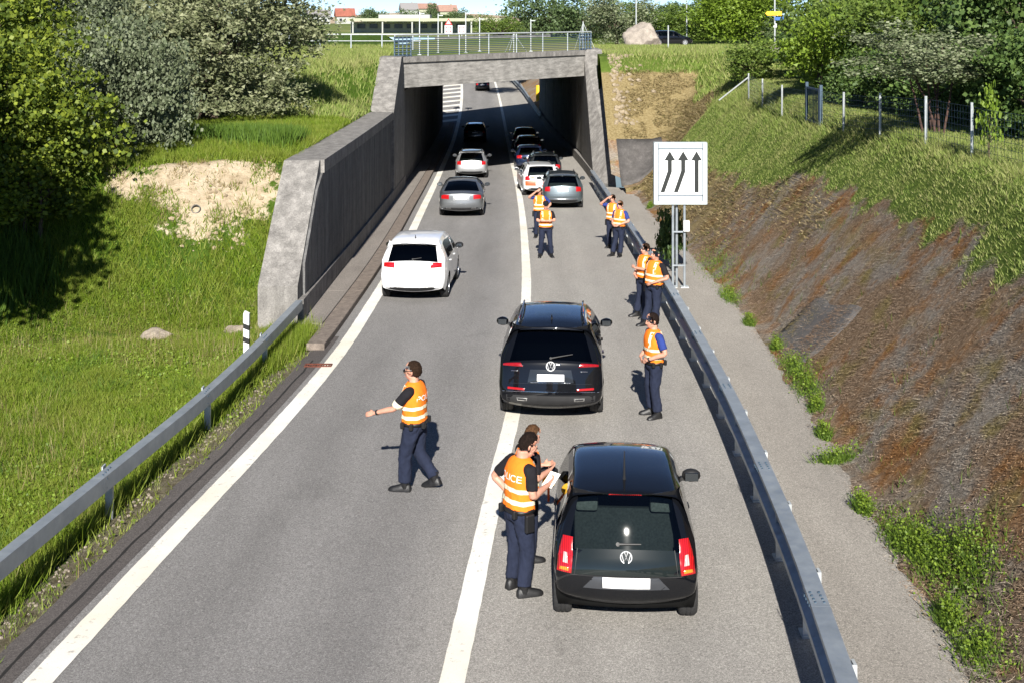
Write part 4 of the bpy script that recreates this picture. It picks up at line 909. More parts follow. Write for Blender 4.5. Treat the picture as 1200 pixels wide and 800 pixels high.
def ell(cx, cy, z, rx, ry, n=20, T=None, yf=None, yb=None):
    out = []
    for k in range(n):
        a = 2*math.pi*k/n; c_, s_ = math.cos(a), math.sin(a); e = .86
        x = cx+rx*math.copysign(abs(c_)**e, c_); y = cy+(ry if yf is None else (yf if s_ > 0 else -yb))*math.copysign(abs(s_)**e, s_)
        p = Vector((x, y, z)); out.append(T @ p if T else p)
    return out
ARMS = dict(down=((.235, -.03, 1.16), (.23, .07, .93), (0, .2, -1), (-1, 0, 0)), hip=((.36, -.10, 1.20), (.21, .03, 1.00), (-.6, .6, -.4), (-.5, -.8, 0)), belt=((.29, -.06, 1.17), (.13, .17, 1.04), (-.8, .3, -.45), (-.2, -.9, 0)),
            hold=((.23, .02, 1.16), (.10, .27, 1.20), (-.5, .8, .25), (-.6, -.2, .7)), cross=((.25, .08, 1.20), (-.03, .235, 1.21), (-1, .05, .15), (0, -1, 0)), lift=((.34, .16, 1.47), (.10, .19, 1.69), (-.8, .1, .45), (0, -1, -.3)), reach=((.235, .17, 1.21), (.22, .42, 1.12), (0, 1, -.25), (-.8, 0, -.6)), back=((.26, -.18, 1.2), (.20, -.06, 1.0), (-.4, .5, -.7), (-.5, -.5, 0)))
VEST = [(.985, .196, .143), (1.03, .190, .139), (1.08, .186, .135), (1.15, .189, .137), (1.22, .196, .142), (1.30, .201, .144), (1.36, .202, .142), (1.42, .19, .127), (1.46, .172, .113), (1.495, .140, .096), (1.52, .095, .078), (1.53, .074, .066)]
def vest_at(z): 
    zs = [v[0] for v in VEST]; return np.interp(z, zs, [v[1] for v in VEST]), np.interp(z, zs, [v[2] for v in VEST])
def person(label, loc, rz, arms=('down', 'down'), legs=None, lean=(0, 0), head=(0, 0), h=1.8, shirt=BLKS, hair=HAIRS, glasses=False, cap=False, skin=SK, vox=.0105, text=False, extras=(), girth=1.09):
    root = empty('person', loc, rz); root.scale = (h/1.81*girth, h/1.81*girth, h/1.81); tag(root, label, 'person', 'officers in orange vests')
    pel = Vector((0, 0, .97)); T = Matrix.Translation(pel) @ Matrix.Rotation(R(-lean[0]), 4, 'X') @ Matrix.Rotation(R(lean[1]), 4, 'Y') @ Matrix.Translation(-pel)
    nb = Vector((0, -.005, 1.53)); TH = T @ Matrix.Translation(nb) @ Matrix.Rotation(R(head[1]), 4, 'Z') @ Matrix.Rotation(R(-head[0]), 4, 'X') @ Matrix.Translation(-nb)
    L = dict(kl=(-.105, .03, .51), al=(-.12, -.01, .10), kr=(.105, .03, .51), ar=(.12, -.01, .10), fl=12, fr=-12)
    if legs: L.update(legs)
    b = MB()
    b.rings([ell(0, 0, z, rx, ry, 18, T) for z, rx, ry in ((.90, .15, .10), (1.0, .158, .108), (1.1, .148, .102), (1.25, .165, .115), (1.38, .175, .112), (1.45, .135, .09), (1.50, .07, .062), (1.56, .055, .056), (1.60, .054, .056))])
    HR = [(1.550, .030, .082, .0), (1.566, .048, .098, .035), (1.60, .060, .100, .062), (1.64, .070, .100, .082), (1.68, .075, .101, .094), (1.72, .076, .096, .098), (1.76, .069, .08, .088), (1.79, .05, .054, .064), (1.808, .022, .022, .03)]
    b.rings([ell(0, 0, z, rx, 0, 18, TH, yf, yb) for z, rx, yf, yb in HR])
    b.tube([TH @ Vector(p) for p in ((0, .098, 1.685), (0, .113, 1.655), (0, .122, 1.637), (0, .095, 1.628))], [.011, .013, .016, .010], 8)
    for s_ in (-1, 1): b.tube([TH @ Vector(p) for p in ((s_*.072, .0, 1.625), (s_*.084, -.008, 1.65), (s_*.084, -.012, 1.675), (s_*.074, -.004, 1.685))], [.010, .014, .014, .009], 8)
    sh = MB(); sh.rings([ell(0, 0, z, rx, ry, 20, T) for z, rx, ry in ((.96, .172, .122), (1.08, .165, .116), (1.25, .178, .126), (1.38, .186, .122), (1.45, .150, .10), (1.495, .092, .078), (1.53, .066, .062))])
    wr = {}
    for s_, an in ((-1, arms[0]), (1, arms[1])):
        e, w_, d, pn = [Vector(q) for q in ARMS[an]]
        for q in (e, w_, d, pn): q.x *= s_
        S = Vector((s_*.178, -.005, 1.435)); Tv = T.to_3x3(); S, e, w_ = T @ S, T @ e, T @ w_; d = (Tv @ d).normalized(); pn = Tv @ pn; pn = (pn-d*pn.dot(d)).normalized(); side = d.cross(pn)
        ins = T @ Vector((s_*.10, -.005, 1.41))
        b.tube([ins, S, lerp(S, e, .5), e, lerp(e, w_, .35), w_, w_+d*.03], [.05, .054, .047, .041, .042, .028, .026], 10, sub=3)
        # hand: palm and five fingers
        p0 = w_+d*.02; b.tube([p0, p0+d*.035, p0+d*.085], [(.024, .018), (.038, .016), (.041, .014)], 10, up=side)
        for k, (off, ln) in enumerate(((-.030, .066), (-.010, .076), (.011, .072), (.031, .056))):
            q0 = p0+d*.08+side*off; a1 = (d+pn*.35).normalized(); a2 = (d*.6+pn*.9).normalized(); q1 = q0+a1*ln*.5; q2 = q1+a2*ln*.5
            b.tube([q0-d*.02, q0, q1, q2], [.0095, .0095, .009, .0075], 7)
        t0 = p0+d*.03-side*s_*.036*(-1 if s_ < 0 else 1)*1; tdir = (d*.7-side*.6*(1)+pn*.3).normalized(); t0 = p0+d*.025-side*.034
        b.tube([t0+side*.012, t0, t0+tdir*.035, t0+(tdir+pn*.35+d*.3).normalized()*.062], [.012, .0125, .011, .008], 7)
        wr[s_] = (w_, d, pn, side, e, S)
        # sleeve
        m_ = lerp(S, e, .78); sh.tube([ins, S, lerp(S, e, .45), m_], [.066, .071, .067, .066], 12, sub=2)
    tr = MB(); tr.rings([ell(0, 0, z, rx, ry, 20) for z, rx, ry in ((.84, .155, .115), (.90, .182, .135), (.96, .182, .132), (1.03, .172, .124))])
    for s_, kk, aa in ((-1, 'kl', 'al'), (1, 'kr', 'ar')):
        H_ = Vector((s_*.092, 0, .92)); K = Vector(L[kk]); A = Vector(L[aa])
        b.tube([H_, lerp(H_, K, .5), K, lerp(K, A, .35), A, A-Vector((0, 0, .04))], [.085, .075, .055, .055, .038, .036], 10, sub=2)
        tr.tube([H_+Vector((0, 0, .05)), H_, lerp(H_, K, .4), K, lerp(K, A, .4), A+Vector((0, 0, .03))], [(.095, .105), (.108, .118), (.095, .102), (.077, .082), (.074, .080), (.070, .078)], 14, sub=3)
        a_ = R(L['fl'] if s_ < 0 else L['fr']); f = Vector((-math.sin(a_), math.cos(a_), 0)); bt = MB(); pit = L.get('pl' if s_ < 0 else 'pr_', 0)
        up_ = Vector((0, 0, 1)); 
        if pit: up_ = (up_+f*math.sin(R(pit))).normalized(); f = (f*math.cos(R(pit))-Vector((0, 0, 1))*math.sin(R(pit))).normalized()
        g0 = A-Vector((0, 0, .055)) if not pit else A-up_*.055
        sd_ = f.cross(up_); RR = []
        for t, wd, hb, ht in ((-.075, .030, -.045, .03), (-.06, .040, -.045, .06), (0, .044, -.045, .085), (.07, .045, -.045, .05), (.13, .05, -.045, .028), (.18, .042, -.043, .012), (.205, .022, -.035, -.01)):
            c0 = g0+f*t; RR.append([c0+sd_*(wd*x)+up_*(hb if y < 0 else lerp(hb, ht, y)) for x, y in ((-1, -1), (1, -1), (1.04, .3), (.7, .85), (.25, 1), (-.25, 1), (-.7, .85), (-1.04, .3))])
        bt.rings(RR); bt.tube([g0+up_*.0, A+Vector((0, 0, .03)), A+Vector((0, 0, .10))], [.046, .052, .056], 10)
        autosmooth(bt.build('boot', BOOT, root), 60)
    body = remesh(b, vox, 'body', skin, root, 2, .4)
    remesh(tr, vox*1.35, 'trousers', NAVY, root, 3, .5, .013, seed=len(label))
    remesh(sh, vox*1.35, 'shirt', shirt, root, 4, .5, .005, seed=3)
    # vest
    v = MB(); RR = []
    for z, rx, ry in VEST:
        r = ell(0, 0, z, rx, ry, 32, None); 
        RR.append([T @ (p*1+Vector((p.x, p.y, 0)).normalized()*(.007*math.sin(9*math.atan2(p.y, p.x)+z*21+len(label)) if z < 1.4 else 0)) for p in r])
    v.rings(RR, False); vo = v.build('vest', ORG, root, True)
    for z0, z1 in ((1.04, 1.09), (1.17, 1.22)):
        q = MB(); RR = []
        for z in (z0, (z0+z1)/2, z1):
            rx, ry = vest_at(z); r = ell(0, 0, z, rx+.006, ry+.006, 32); RR.append([T @ (p+Vector((p.x, p.y, 0)).normalized()*(.007*math.sin(9*math.atan2(p.y, p.x)+z*21+len(label)))) for p in r])
        q.rings(RR, False); q.build('reflective_band', BAND, vo, True)
    for s_ in (-1, 1):
        q = MB(); V = []
        path = [(z, 1) for z in np.linspace(1.225, 1.485, 7)]+([] if text else [(z, -1) for z in np.linspace(1.485, 1.225, 7)])
        for z, fr in path:
            rx, ry = vest_at(z); 
            for xx in (.085, .135):
                k = min(.97, xx/rx); V.append(T @ Vector((s_*xx, fr*((ry+.007)*(1-k**2.2)**.48), z+(.012 if abs(z-1.485) < .001 else .004))))
        q.add(V, [(i*2, i*2+1, i*2+3, i*2+2) for i in range(len(path)-1)]); q.build('reflective_band', BAND, vo, True)
    if text:
        cu = bpy.data.curves.new('t', 'FONT'); cu.body = 'POLICE'; cu.size = .105; cu.align_x = 'CENTER'; ob = bpy.data.objects.new('tmp', cu); COL.objects.link(ob); dg = bpy.context.evaluated_depsgraph_get()
        me = bpy.data.meshes.new_from_object(ob.evaluated_get(dg)); bpy.data.objects.remove(ob)
        bm = bmesh.new(); bm.from_mesh(me); bmesh.ops.subdivide_edges(bm, edges=bm.edges[:], cuts=1); bm.to_mesh(me); bm.free()
        for vv in me.vertices:
            x, z = vv.co.x, 1.295+vv.co.y; rx, ry = vest_at(z); k = min(.95, abs(x)/rx); vv.co = T @ Vector((-x*-1, -((ry+.014)*(1-k**2.2)**.48), z))
        link_mesh('lettering', me, PAPER, vo)
    # belt with gear
    q = MB(); q.rings([ell(0, 0, z, .19+d, .142+d, 28) for z, d in ((.945, 0), (.945, .008), (.992, .008), (.992, 0))], False); bl = q.build('belt', BELT, root, True)
    MB().box((.215, .0, .86), (.05, .10, .20), bev=.012).build('holster', BELT, bl)
    for x, y in ((-.18, .09), (-.205, -.03), (.14, -.13), (-.1, -.15)): MB().box((x, y, .955), (.055, .05, .09), bev=.01).build('pouch', BELT, bl)
    # face
    if glasses:
        q = MB()
        for s_ in (-1, 1): q.box(TH @ Vector((s_*.034, .105, 1.682)), (.054, .016, .034), TH.to_3x3(), bev=.004); q.tube([TH @ Vector((s_*.06, .10, 1.688)), TH @ Vector((s_*.079, .05, 1.688)), TH @ Vector((s_*.082, -.01, 1.685))], .005, 5)
        q.build('sunglasses', SGL, root)
    else:
        for s_ in (-1, 1): MB().ico(TH @ Vector((s_*.032, .093, 1.678)), (.013, .009, .007), 1).build('eye', EYE, body)
    MB().box(TH @ Vector((0, .102, 1.594)), (.045, .012, .012), TH.to_3x3(), bev=.003).build('mouth', LIP, body)
    if cap:
        q = MB(); q.rings([ell(0, 0, z, rx, 0, 20, TH, yf, yb) for z, rx, yf, yb in ((1.69, .083, .107, .106), (1.73, .084, .106, .106), (1.78, .079, .098, .096), (1.815, .055, .065, .065), (1.822, .02, .02, .02))]); q.rings([[TH @ Vector((x*(1 if k == 0 else .8), y, z-.0)) for x, y in ((-.07, .06), (.07, .06), (.065, .13), (.03, .165), (-.03, .165), (-.065, .13))] for k, z in ((0, 1.695), (1, 1.71))])
        q.build('cap', CAPM, root, True)
    if hair is not None:
        q = MB(); bm = bmesh.new(); bmesh.ops.create_icosphere(bm, subdivisions=4, radius=1)
        def P(p): k = 1+.05*math.sin(p.x*31+p.z*27)*math.sin(p.y*29+p.x*11)+.06*(random.Random(int(p.x*900)*7+int(p.y*900)*13+int(p.z*900)).random()-.5); q_ = max(.25, math.hypot(p.x, p.y)); g_ = q_**-.6 if p.z < 0 else 1.; return Vector((p.x*.081*k*g_, -.010+p.y*.097*k*g_, 1.706+p.z*(.107 if p.z > 0 else .125)*k))
        low = 1.598
        dele = [f for f in bm.faces if (lambda c_: (c_.y > .05 and c_.z < 1.785) or c_.z < low+max(0, .05*(c_.y+.06)/.06) or (c_.y > -.01 and c_.z < 1.71) or (c_.y > .015 and c_.z < 1.75))(P(f.calc_center_median()))]
        bmesh.ops.delete(bm, geom=dele, context='FACES'); bm.verts.index_update(); bm.verts.ensure_lookup_table()
        q.add([TH @ P(v_.co) for v_ in bm.verts], [[v_.index for v_ in f.verts] for f in bm.faces]); bm.free()
        if not cap: q.build('hair', hair, body, True)
    for e_ in extras: e_(root, wr, T)
    return root
def armband(s_, mat=BAND):
    def f(root, wr, T): w_, d, pn, sd_, e, S = wr[s_]; MB().tube([lerp(S, e, .68), lerp(S, e, .92)], [.070, .064], 12).build('armband', mat, root, True)
    return f
def watch(s_):
    def f(root, wr, T): w_, d, pn, sd_, e, S = wr[s_]; MB().tube([lerp(w_, e, .04), lerp(w_, e, .13)], [.036, .038], 12).build('wristwatch', BELT, root, True)
    return f
def gp(x, y, dz=0.): return (x, y, float(roadz(y))+dz)
HELD = []
person('officer with sunglasses striding left across the lane, arm stretched out', gp(-1.42, 17.45), R(74), ('reach', 'down'), dict(kl=(-.10, .09, .50), al=(-.10, .09, .10), kr=(.10, -.02, .50), ar=(.11, -.21, .135), fl=6, fr=-10, pr_=18), (1, 0), (2, 0), 1.87, girth=1.16, glasses=True, text=True, skin=SK, extras=(armband(-1), watch(-1)))
def tablet(root, wr, T):
    w_, d, pn, sd_, e, S = wr[1]; HELD.append((root, w_+d*.10+pn*.01))
p2 = person('dark haired officer seen from behind, looking down beside the small black hatchback', gp(.08, 14.05), R(-60), girth=1.10, arms=('hip', 'hold'), legs=dict(kl=(-.10, .02, .51), kr=(.10, .04, .51)), lean=(4, 0), head=(24, -12), h=1.88, hair=HAIRD, text=True, extras=(tablet,))
p3 = person('shorter brown haired officer half hidden at the driver door of the black hatchback', gp(.17, 14.98), R(-62), ('hold', 'hold'), None, (4, 0), (18, 0), 1.68, hair=HAIRB, skin=SK)
person('dark haired officer in blue shirt standing alone beside the guardrail, hand at his belt', gp(2.50, 21.05), R(108), ('belt', 'belt'), None, (0, 0), (8, -6), 1.82, shirt=BLUS, hair=HAIRD, extras=(watch(-1),))
person('bald officer in black shirt leaning on the guardrail, nearer of the middle pair', gp(3.36, 28.3), R(128), girth=1.2, arms=('belt', 'back'), legs=dict(al=(-.12, .10, .10), ar=(.12, .12, .10)), lean=(-5, 0), head=(6, 0), h=1.83, hair=None, skin=SKT, vox=.013)
person('officer with sunglasses behind the bald officer at the guardrail', gp(3.24, 29.3), R(122), girth=1.14, arms=('cross', 'belt'), legs=dict(al=(-.12, .08, .10), ar=(.12, .10, .10)), lean=(-4, 0), head=(4, 0), h=1.80, hair=HAIRS, glasses=True, vox=.013, extras=(armband(-1),))
person('officer in blue shirt leaning on the guardrail near the bridge, nearer of the far pair', gp(3.46, 38.6), R(140), ('belt', 'belt'), dict(al=(-.14, .14, .10), ar=(.12, .18, .10)), (-7, 0), (10, 0), 1.78, shirt=BLUS, hair=HAIRB, vox=.014)
person('officer shading the eyes with a hand at the guardrail near the bridge', gp(3.38, 40.2), R(150), ('belt', 'lift'), None, (-3, 0), (4, 0), 1.80, shirt=BLUS, hair=HAIRS, vox=.014)
person('officer in black cap facing the camera with folded arms on the right lane', gp(1.08, 38.3), R(184), ('cross', 'cross'), dict(kl=(-.13, .03, .51), al=(-.17, 0, .10), kr=(.13, .03, .51), ar=(.17, 0, .10)), (0, 0), (2, 0), 1.80, cap=True, hair=HAIRD, vox=.013)
person('officer with one arm raised to the forehead behind the officer with folded arms', gp(.98, 42.6), R(178), ('hip', 'lift'), None, (0, 0), (2, 0), 1.80, shirt=BLUS, hair=HAIRS, vox=.014)
# papers and signal paddle held at the black hatchback
bpy.context.view_layer.update()
for root, p in HELD:
    q = MB(); q.box((0, 0, 0), (.15, .21, .004), Matrix.Rotation(R(35), 3, 'X')); o = q.build('paper_form', PAPER); o.location = root.matrix_world @ p; o.rotation_euler = (0, 0, R(-42)); tag(o, 'white paper form held by the officer beside the black hatchback', 'paper')
sp_ = empty('signal_paddle', p3.matrix_world @ Vector((.10, .27, 1.02))); sp_.rotation_euler = (0, 0, R(-20)); tag(sp_, 'round yellow signal paddle with orange handle held by the shorter officer', 'paddle')
q = MB(); q.lathe([(.001, -.008), (.075, -.008), (.082, 0), (.075, .008), (.001, .008)], 20, Matrix.Rotation(R(90), 3, 'Z')); q.build('disc', YEL, sp_, True)
MB().tube([(0, 0, -.08), (0, 0, -.24)], .016, 8).build('handle', simple('orange_plastic', (.8, .12, .02), .5), sp_, True)
# ---------------------------------------------------------------- trees, shrubs
BARK = simple('bark', (.085, .06, .042), .95, var=.35, sc=9, bump=.8); BARKR = simple('reddish_bark', (.075, .04, .03), .9, var=.35, sc=9, bump=.6)
LEAF = dict(
    yellow=leafmat('yellow_green_leaves', [(0.056, 0.091, 0.014), (0.119, 0.168, 0.020), (0.266, 0.322, 0.035), (0.077, 0.119, 0.014)]),
    willow=leafmat('grey_green_leaves', [(0.098, 0.120, 0.053), (0.180, 0.203, 0.098), (0.300, 0.315, 0.180), (0.135, 0.158, 0.072)], .3),
    blue=leafmat('blue_grey_leaves', [(0.068, 0.090, 0.045), (0.128, 0.158, 0.083), (0.225, 0.255, 0.158), (0.083, 0.105, 0.053)], .25),
    dark=leafmat('dark_green_leaves', [(0.040, 0.080, 0.019), (0.080, 0.136, 0.032), (0.128, 0.192, 0.048), (0.056, 0.104, 0.024)], .3),
    mid=leafmat('mid_green_leaves', [(0.065, 0.111, 0.018), (0.117, 0.182, 0.029), (0.182, 0.247, 0.046), (0.078, 0.130, 0.023)]),
    bright=leafmat('fresh_green_leaves', [(0.088, 0.143, 0.013), (0.154, 0.242, 0.022), (0.220, 0.308, 0.033), (0.110, 0.176, 0.020)]),
    silver=leafmat('silver_green_leaves', [(0.103, 0.138, 0.057), (0.172, 0.207, 0.103), (0.276, 0.299, 0.184), (0.081, 0.115, 0.046)], .3),
    far=leafmat('far_green_leaves', [(.05, .085, .03), (.08, .125, .045), (.11, .16, .06), (.06, .095, .035)], .2))
def leaf_quads(P, s, r, up=.3, w=.42):
    n = len(P); a = r.normal(size=(n, 3)); a[:, 2] = a[:, 2]*.8+up; a /= np.linalg.norm(a, axis=1)[:, None]
    b = np.cross(a, r.normal(size=(n, 3))); b /= np.linalg.norm(b, axis=1)[:, None]
    s = s[:, None]; V = np.stack([P, P+a*s*.5+b*s*w, P+a*s, P+a*s*.5-b*s*w], 1).reshape(-1, 3)
    return V, np.arange(n*4).reshape(n, 4)
CRC = {}
def crown_mesh(key, ncl, npl, leaf, spread, seed, flat=.0, tri=False):
    """unit-ball crown of leaf clumps; leaf and spread in units of the crown radius"""
    k = (key, ncl, npl, leaf, spread, seed, flat, tri)
    if k in CRC: return CRC[k]
    r = np.random.default_rng(seed); nl = 26; ld = r.normal(size=(nl, 3)); ld /= np.linalg.norm(ld, axis=1)[:, None]
    LC = ld*(.25+.55*r.random(nl)**.5)[:, None]; LR_ = .22+.26*r.random(nl)
    pk = r.choice(nl, ncl, p=LR_**2/np.sum(LR_**2)); d = r.normal(size=(ncl, 3)); d[:, 2] += .25; d /= np.linalg.norm(d, axis=1)[:, None]
    C = LC[pk]+d*(LR_[pk]*(.45+.65*r.random(ncl)))[:, None]
    if flat: C[:, 2] = np.where(C[:, 2] < -flat, -flat+(C[:, 2]+flat)*.25, C[:, 2])
    sz = (.55+.9*r.random(ncl))*spread
    P = np.repeat(C, npl, 0)+r.normal(size=(ncl*npl, 3))*np.repeat(sz, npl)[:, None]*np.array([.6, .6, .42])
    V, F = leaf_quads(P, leaf*(.45+1.0*r.random(len(P))), r)
    if tri: V = V.reshape(-1, 4, 3)[:, [0, 1, 3]]; V[:, 1:] += (V[:, 1:]-V[:, :1])*.35; V = V.reshape(-1, 3); F = np.arange(len(V)).reshape(-1, 3)
    o = np_mesh('crown', V, F, LEAF[key]); me = o.data; bpy.data.objects.remove(o); CRC[k] = me; return me
def tree(name, label, x, y, zg, cz, rx, rz, key, group, ncl=260, npl=48, leaf=.055, spread=.16, seed=1, trunk=.14, stems=1, bark=None, ry=None, flat=.45, rot=0, cat='tree', off=(0, 0)):
    root = empty(name, (x, y, zg)); tag(root, label, cat, group)
    me = crown_mesh(key, ncl, int(npl*.78), leaf*.95, spread, seed, flat, y > 38); c_ = bpy.data.objects.new('crown', me); COL.objects.link(c_); c_.parent = root; c_.location = (off[0], off[1], cz-zg); c_.scale = (rx, ry or rx, rz); c_.rotation_euler = (0, 0, rot); c_['kind'] = 'stuff'
    bark = bark or BARK; r = random.Random(seed*7+int(x*3)); H = cz-zg
    for k in range(stems):
        a = r.random()*6.28; bx = (0 if stems == 1 else .28*math.cos(a+k), 0 if stems == 1 else .22*math.sin(a+k)); tx = (off[0]+rx*.35*math.cos(a+k*2), off[1]+rx*.3*math.sin(a+k*2)) if stems > 1 else (off[0]*.8+r.uniform(-.1, .1)*rx, off[1]*.8)
        MB().tube([(bx[0], bx[1], -.25), (lerp(bx[0], tx[0], .25)+r.uniform(-.05, .05), lerp(bx[1], tx[1], .2), H*.35), (lerp(bx[0], tx[0], .6), lerp(bx[1], tx[1], .6), H*.75), (tx[0], tx[1], H+rz*.35)], [trunk*1.25, trunk*.9, trunk*.7, trunk*.22], 8, sub=3).build('trunk' if stems == 1 else 'stem', bark, root, True)
    for k in range(5 if stems == 1 else 3):
        a = k*2.4+r.random(); z0 = H*(.5+.1*k); z0 = min(z0, H+.2*rz); e = (off[0]+rx*.62*math.cos(a), off[1]+rx*.62*math.sin(a), z0+rz*(.25+.3*r.random()))
        MB().tube([(off[0]*.5, off[1]*.5, z0*.9), (lerp(off[0], e[0], .45), lerp(off[1], e[1], .45), lerp(z0, e[2], .35)), e], [trunk*.55, trunk*.38, trunk*.1], 6, sub=3).build('limb', bark, root, True)
    return root
def zl(x, y): return float(gz_left(x, y))
def zr(x, y): return float(gz_right(x, y))
LG, RG, FG = 'trees on the left bank', 'trees behind the right fence', 'distant tree line'
tree('maple_tree', 'yellow green broad leaved tree at the left edge above the shaded grass', -13.2, 31.0, zl(-13.2, 31), 7.4, 2.5, 2.7, 'yellow', LG, 520, 52, .052, .12, 3, .10, flat=.9)
tree('maple_tree', 'tall yellow green tree behind the left edge tree, reaching the top of the frame', -16.2, 37.5, zl(-16.2, 37.5), 9.2, 3.4, 3.2, 'yellow', LG, 480, 50, .045, .13, 4, .12, flat=.9)
tree('maple_tree', 'low dark green shrub with yellow tips under the left edge tree', -11.9, 29.9, zl(-11.9, 29.9), 5.7, 1.25, 1.0, 'yellow', LG, 170, 44, .11, .2, 5, .05, 3, flat=.9, cat='shrub')
tree('willow_tree', 'blue grey shrub with drooping branches at the left end of the sandy bank', -11.3, 34.6, zl(-11.3, 34.6), 7.3, 1.9, 2.6, 'blue', LG, 520, 56, .05, .12, 6, .08, 3, flat=.9)
tree('willow_tree', 'narrow blue grey tree just left of the big grey green willow', -13.0, 38.5, zl(-13, 38.5), 8.8, 2.8, 3.4, 'blue', LG, 620, 56, .04, .11, 7, .1, 3, flat=.9)
tree('willow_tree', 'big round grey green willow on the grass terrace left of the wall', -11.6, 45.2, zl(-11.6, 45.2), 9.3, 4.9, 3.5, 'willow', LG, 1000, 60, .034, .085, 8, .13, 5, BARK, 3.4, flat=.72, off=(.1, 0))
tree('willow_tree', 'grey green willow behind the big willow at the upper left', -18.5, 50, zl(-18.5, 50), 10.0, 5.4, 4.6, 'willow', LG, 820, 56, .036, .11, 9, .16, 2, flat=.9)
tree('conifer_tree', 'dark green tree in the upper left corner behind the willows', -25.5, 57, zl(-25.5, 57), 11, 3.6, 4.5, 'dark', LG, 380, 50, .05, .13, 10, .2, flat=.9)
tree('ash_tree', 'broad tree outside the left edge casting shade on the meadow', -12.7, 22.0, zl(-12.7, 22.0), 8.6, 2.7, 2.7, 'mid', LG, 420, 46, .07, .16, 11, .16, flat=.9)
tree('ash_tree', 'second tree outside the left edge casting shade on the bank', -15.6, 25.5, zl(-15.6, 25.5), 9.0, 3.2, 3.2, 'mid', LG, 320, 46, .07, .16, 12, .16, flat=.9)
# right side
tree('silver_shrub', 'spreading silver green shrub with many reddish stems at the right fence', 10.35, 29.6, zr(10.35, 29.6), 8.95, 2.1, .95, 'silver', RG, 300, 46, .055, .14, 21, .03, 7, BARKR, 1.7, flat=.35)
tree('dark_tree', 'dark green tree filling the right edge behind the fence', 14.4, 33.5, zr(14.4, 33.5), 9.6, 2.7, 2.9, 'dark', RG, 480, 50, .055, .14, 22, .16, flat=.9)
tree('dark_tree', 'tall mottled olive tree in the upper right corner', 16.6, 36.5, zr(16.6, 36.5), 11.2, 3.0, 3.6, 'silver', RG, 480, 50, .05, .13, 23, .2, flat=.9)
tree('dark_tree', 'low dark hedge like tree between the silver shrub and the right edge', 12.6, 34.6, zr(12.6, 34.6), 7.9, 1.6, 1.3, 'dark', RG, 260, 46, .08, .17, 24, .06, 3, flat=.9)
tree('dark_tree', 'dark tree behind the silver shrub', 13.6, 40, zr(13.6, 40), 9.2, 2.6, 2.3, 'mid', RG, 420, 50, .055, .14, 25, .14, flat=.9)
tree('dark_tree', 'tall green tree above the silver shrub', 17.6, 49, zr(17.6, 49), 10.8, 3.4, 3.6, 'mid', RG, 480, 50, .05, .13, 26, .2, flat=.9)
tree('green_shrub', 'bright green leafy shrub beside the blue gate', 11.4, 43.4, zr(11.4, 43.4), 8.7, 1.6, 1.55, 'bright', RG, 300, 46, .085, .17, 27, .06, 3, flat=.9)
tree('green_shrub', 'small grey green bush left of the bright shrub at the fence end', 11.0, 55, zr(11, 55), 7.9, 1.25, .95, 'mid', RG, 200, 42, .10, .2, 28, .05, 3, flat=.9)
tree('green_shrub', 'dark shrub behind the blue gate', 11.6, 39.6, zr(11.6, 39.6), 7.9, 1.2, 1.0, 'dark', RG, 200, 44, .10, .2, 29, .05, 3, flat=.9)
tree('sapling', 'thin young sapling with few leaves at the nearest right fence post', 9.85, 24.6, zr(9.85, 24.6), 7.9, .28, .75, 'bright', RG, 26, 14, .22, .3, 30, .018, flat=.9, cat='sapling')
tree('maple_tree', 'large bright green maple behind the upper road', 25.0, 128, 7.1, 11.6, 6.6, 5.0, 'bright', RG, 480, 44, .055, .13, 31, .3, flat=.75, cat='tree')
tree('green_tree', 'pale green tree left of the maple above the parked car', 11.6, 132, 7.0, 9.6, 4.2, 3.4, 'silver', RG, 300, 42, .06, .14, 32, .2, flat=.9)
for i, (x, y, cz, rx, rz, key, lab) in enumerate([(22.5, 62, 10.8, 4.2, 4.0, 'mid', 'green tree behind the yellow direction sign'), (26.5, 72, 11.5, 5.0, 4.8, 'silver', 'pale green tree right of the lattice mast'), (33, 78, 12, 5.5, 5.4, 'mid', 'tall green tree in the far upper right'), (28.5, 92, 12, 6, 5.4, 'mid', 'green tree between the maple and the lattice mast'), (22.0, 45, 10.8, 3.4, 3.8, 'mid', 'green tree at the far right behind the olive tree'), (40, 95, 12, 7, 6, 'dark', 'dark tree far behind the right fence')]):
    tree('green_tree', lab, x, y, 7.1, cz, rx, rz, key, RG, 380, 44, .055, .14, 33+i, .25, flat=.9)
for i, (x, y, cz, rx, rz, key, lab) in enumerate([(12.2, 27.8, 8.3, 1.5, 1.5, 'dark', 'dark bush behind the nearest fence bay at the right edge'), (12.0, 31.8, 8.0, 1.3, 1.2, 'dark', 'dark bush behind the reddish stems'), (11.9, 36.2, 8.1, 1.4, 1.3, 'dark', 'dark bush behind the fence left of the reddish stems'), (12.6, 46.5, 8.8, 1.8, 1.7, 'mid', 'green bush behind the bright shrub'), (13.2, 52, 8.6, 1.9, 1.7, 'dark', 'dark bush beside the pale rock pile'), (15.2, 57, 9.2, 2.4, 2.2, 'mid', 'green tree above the pale rock pile')]):
    tree('bush', lab, x, y, zr(x, y), cz, rx, rz, key, RG, 300, 44, .075, .15, 70+i % 3, .06, 3, flat=.9, rot=i*.9, cat='bush')
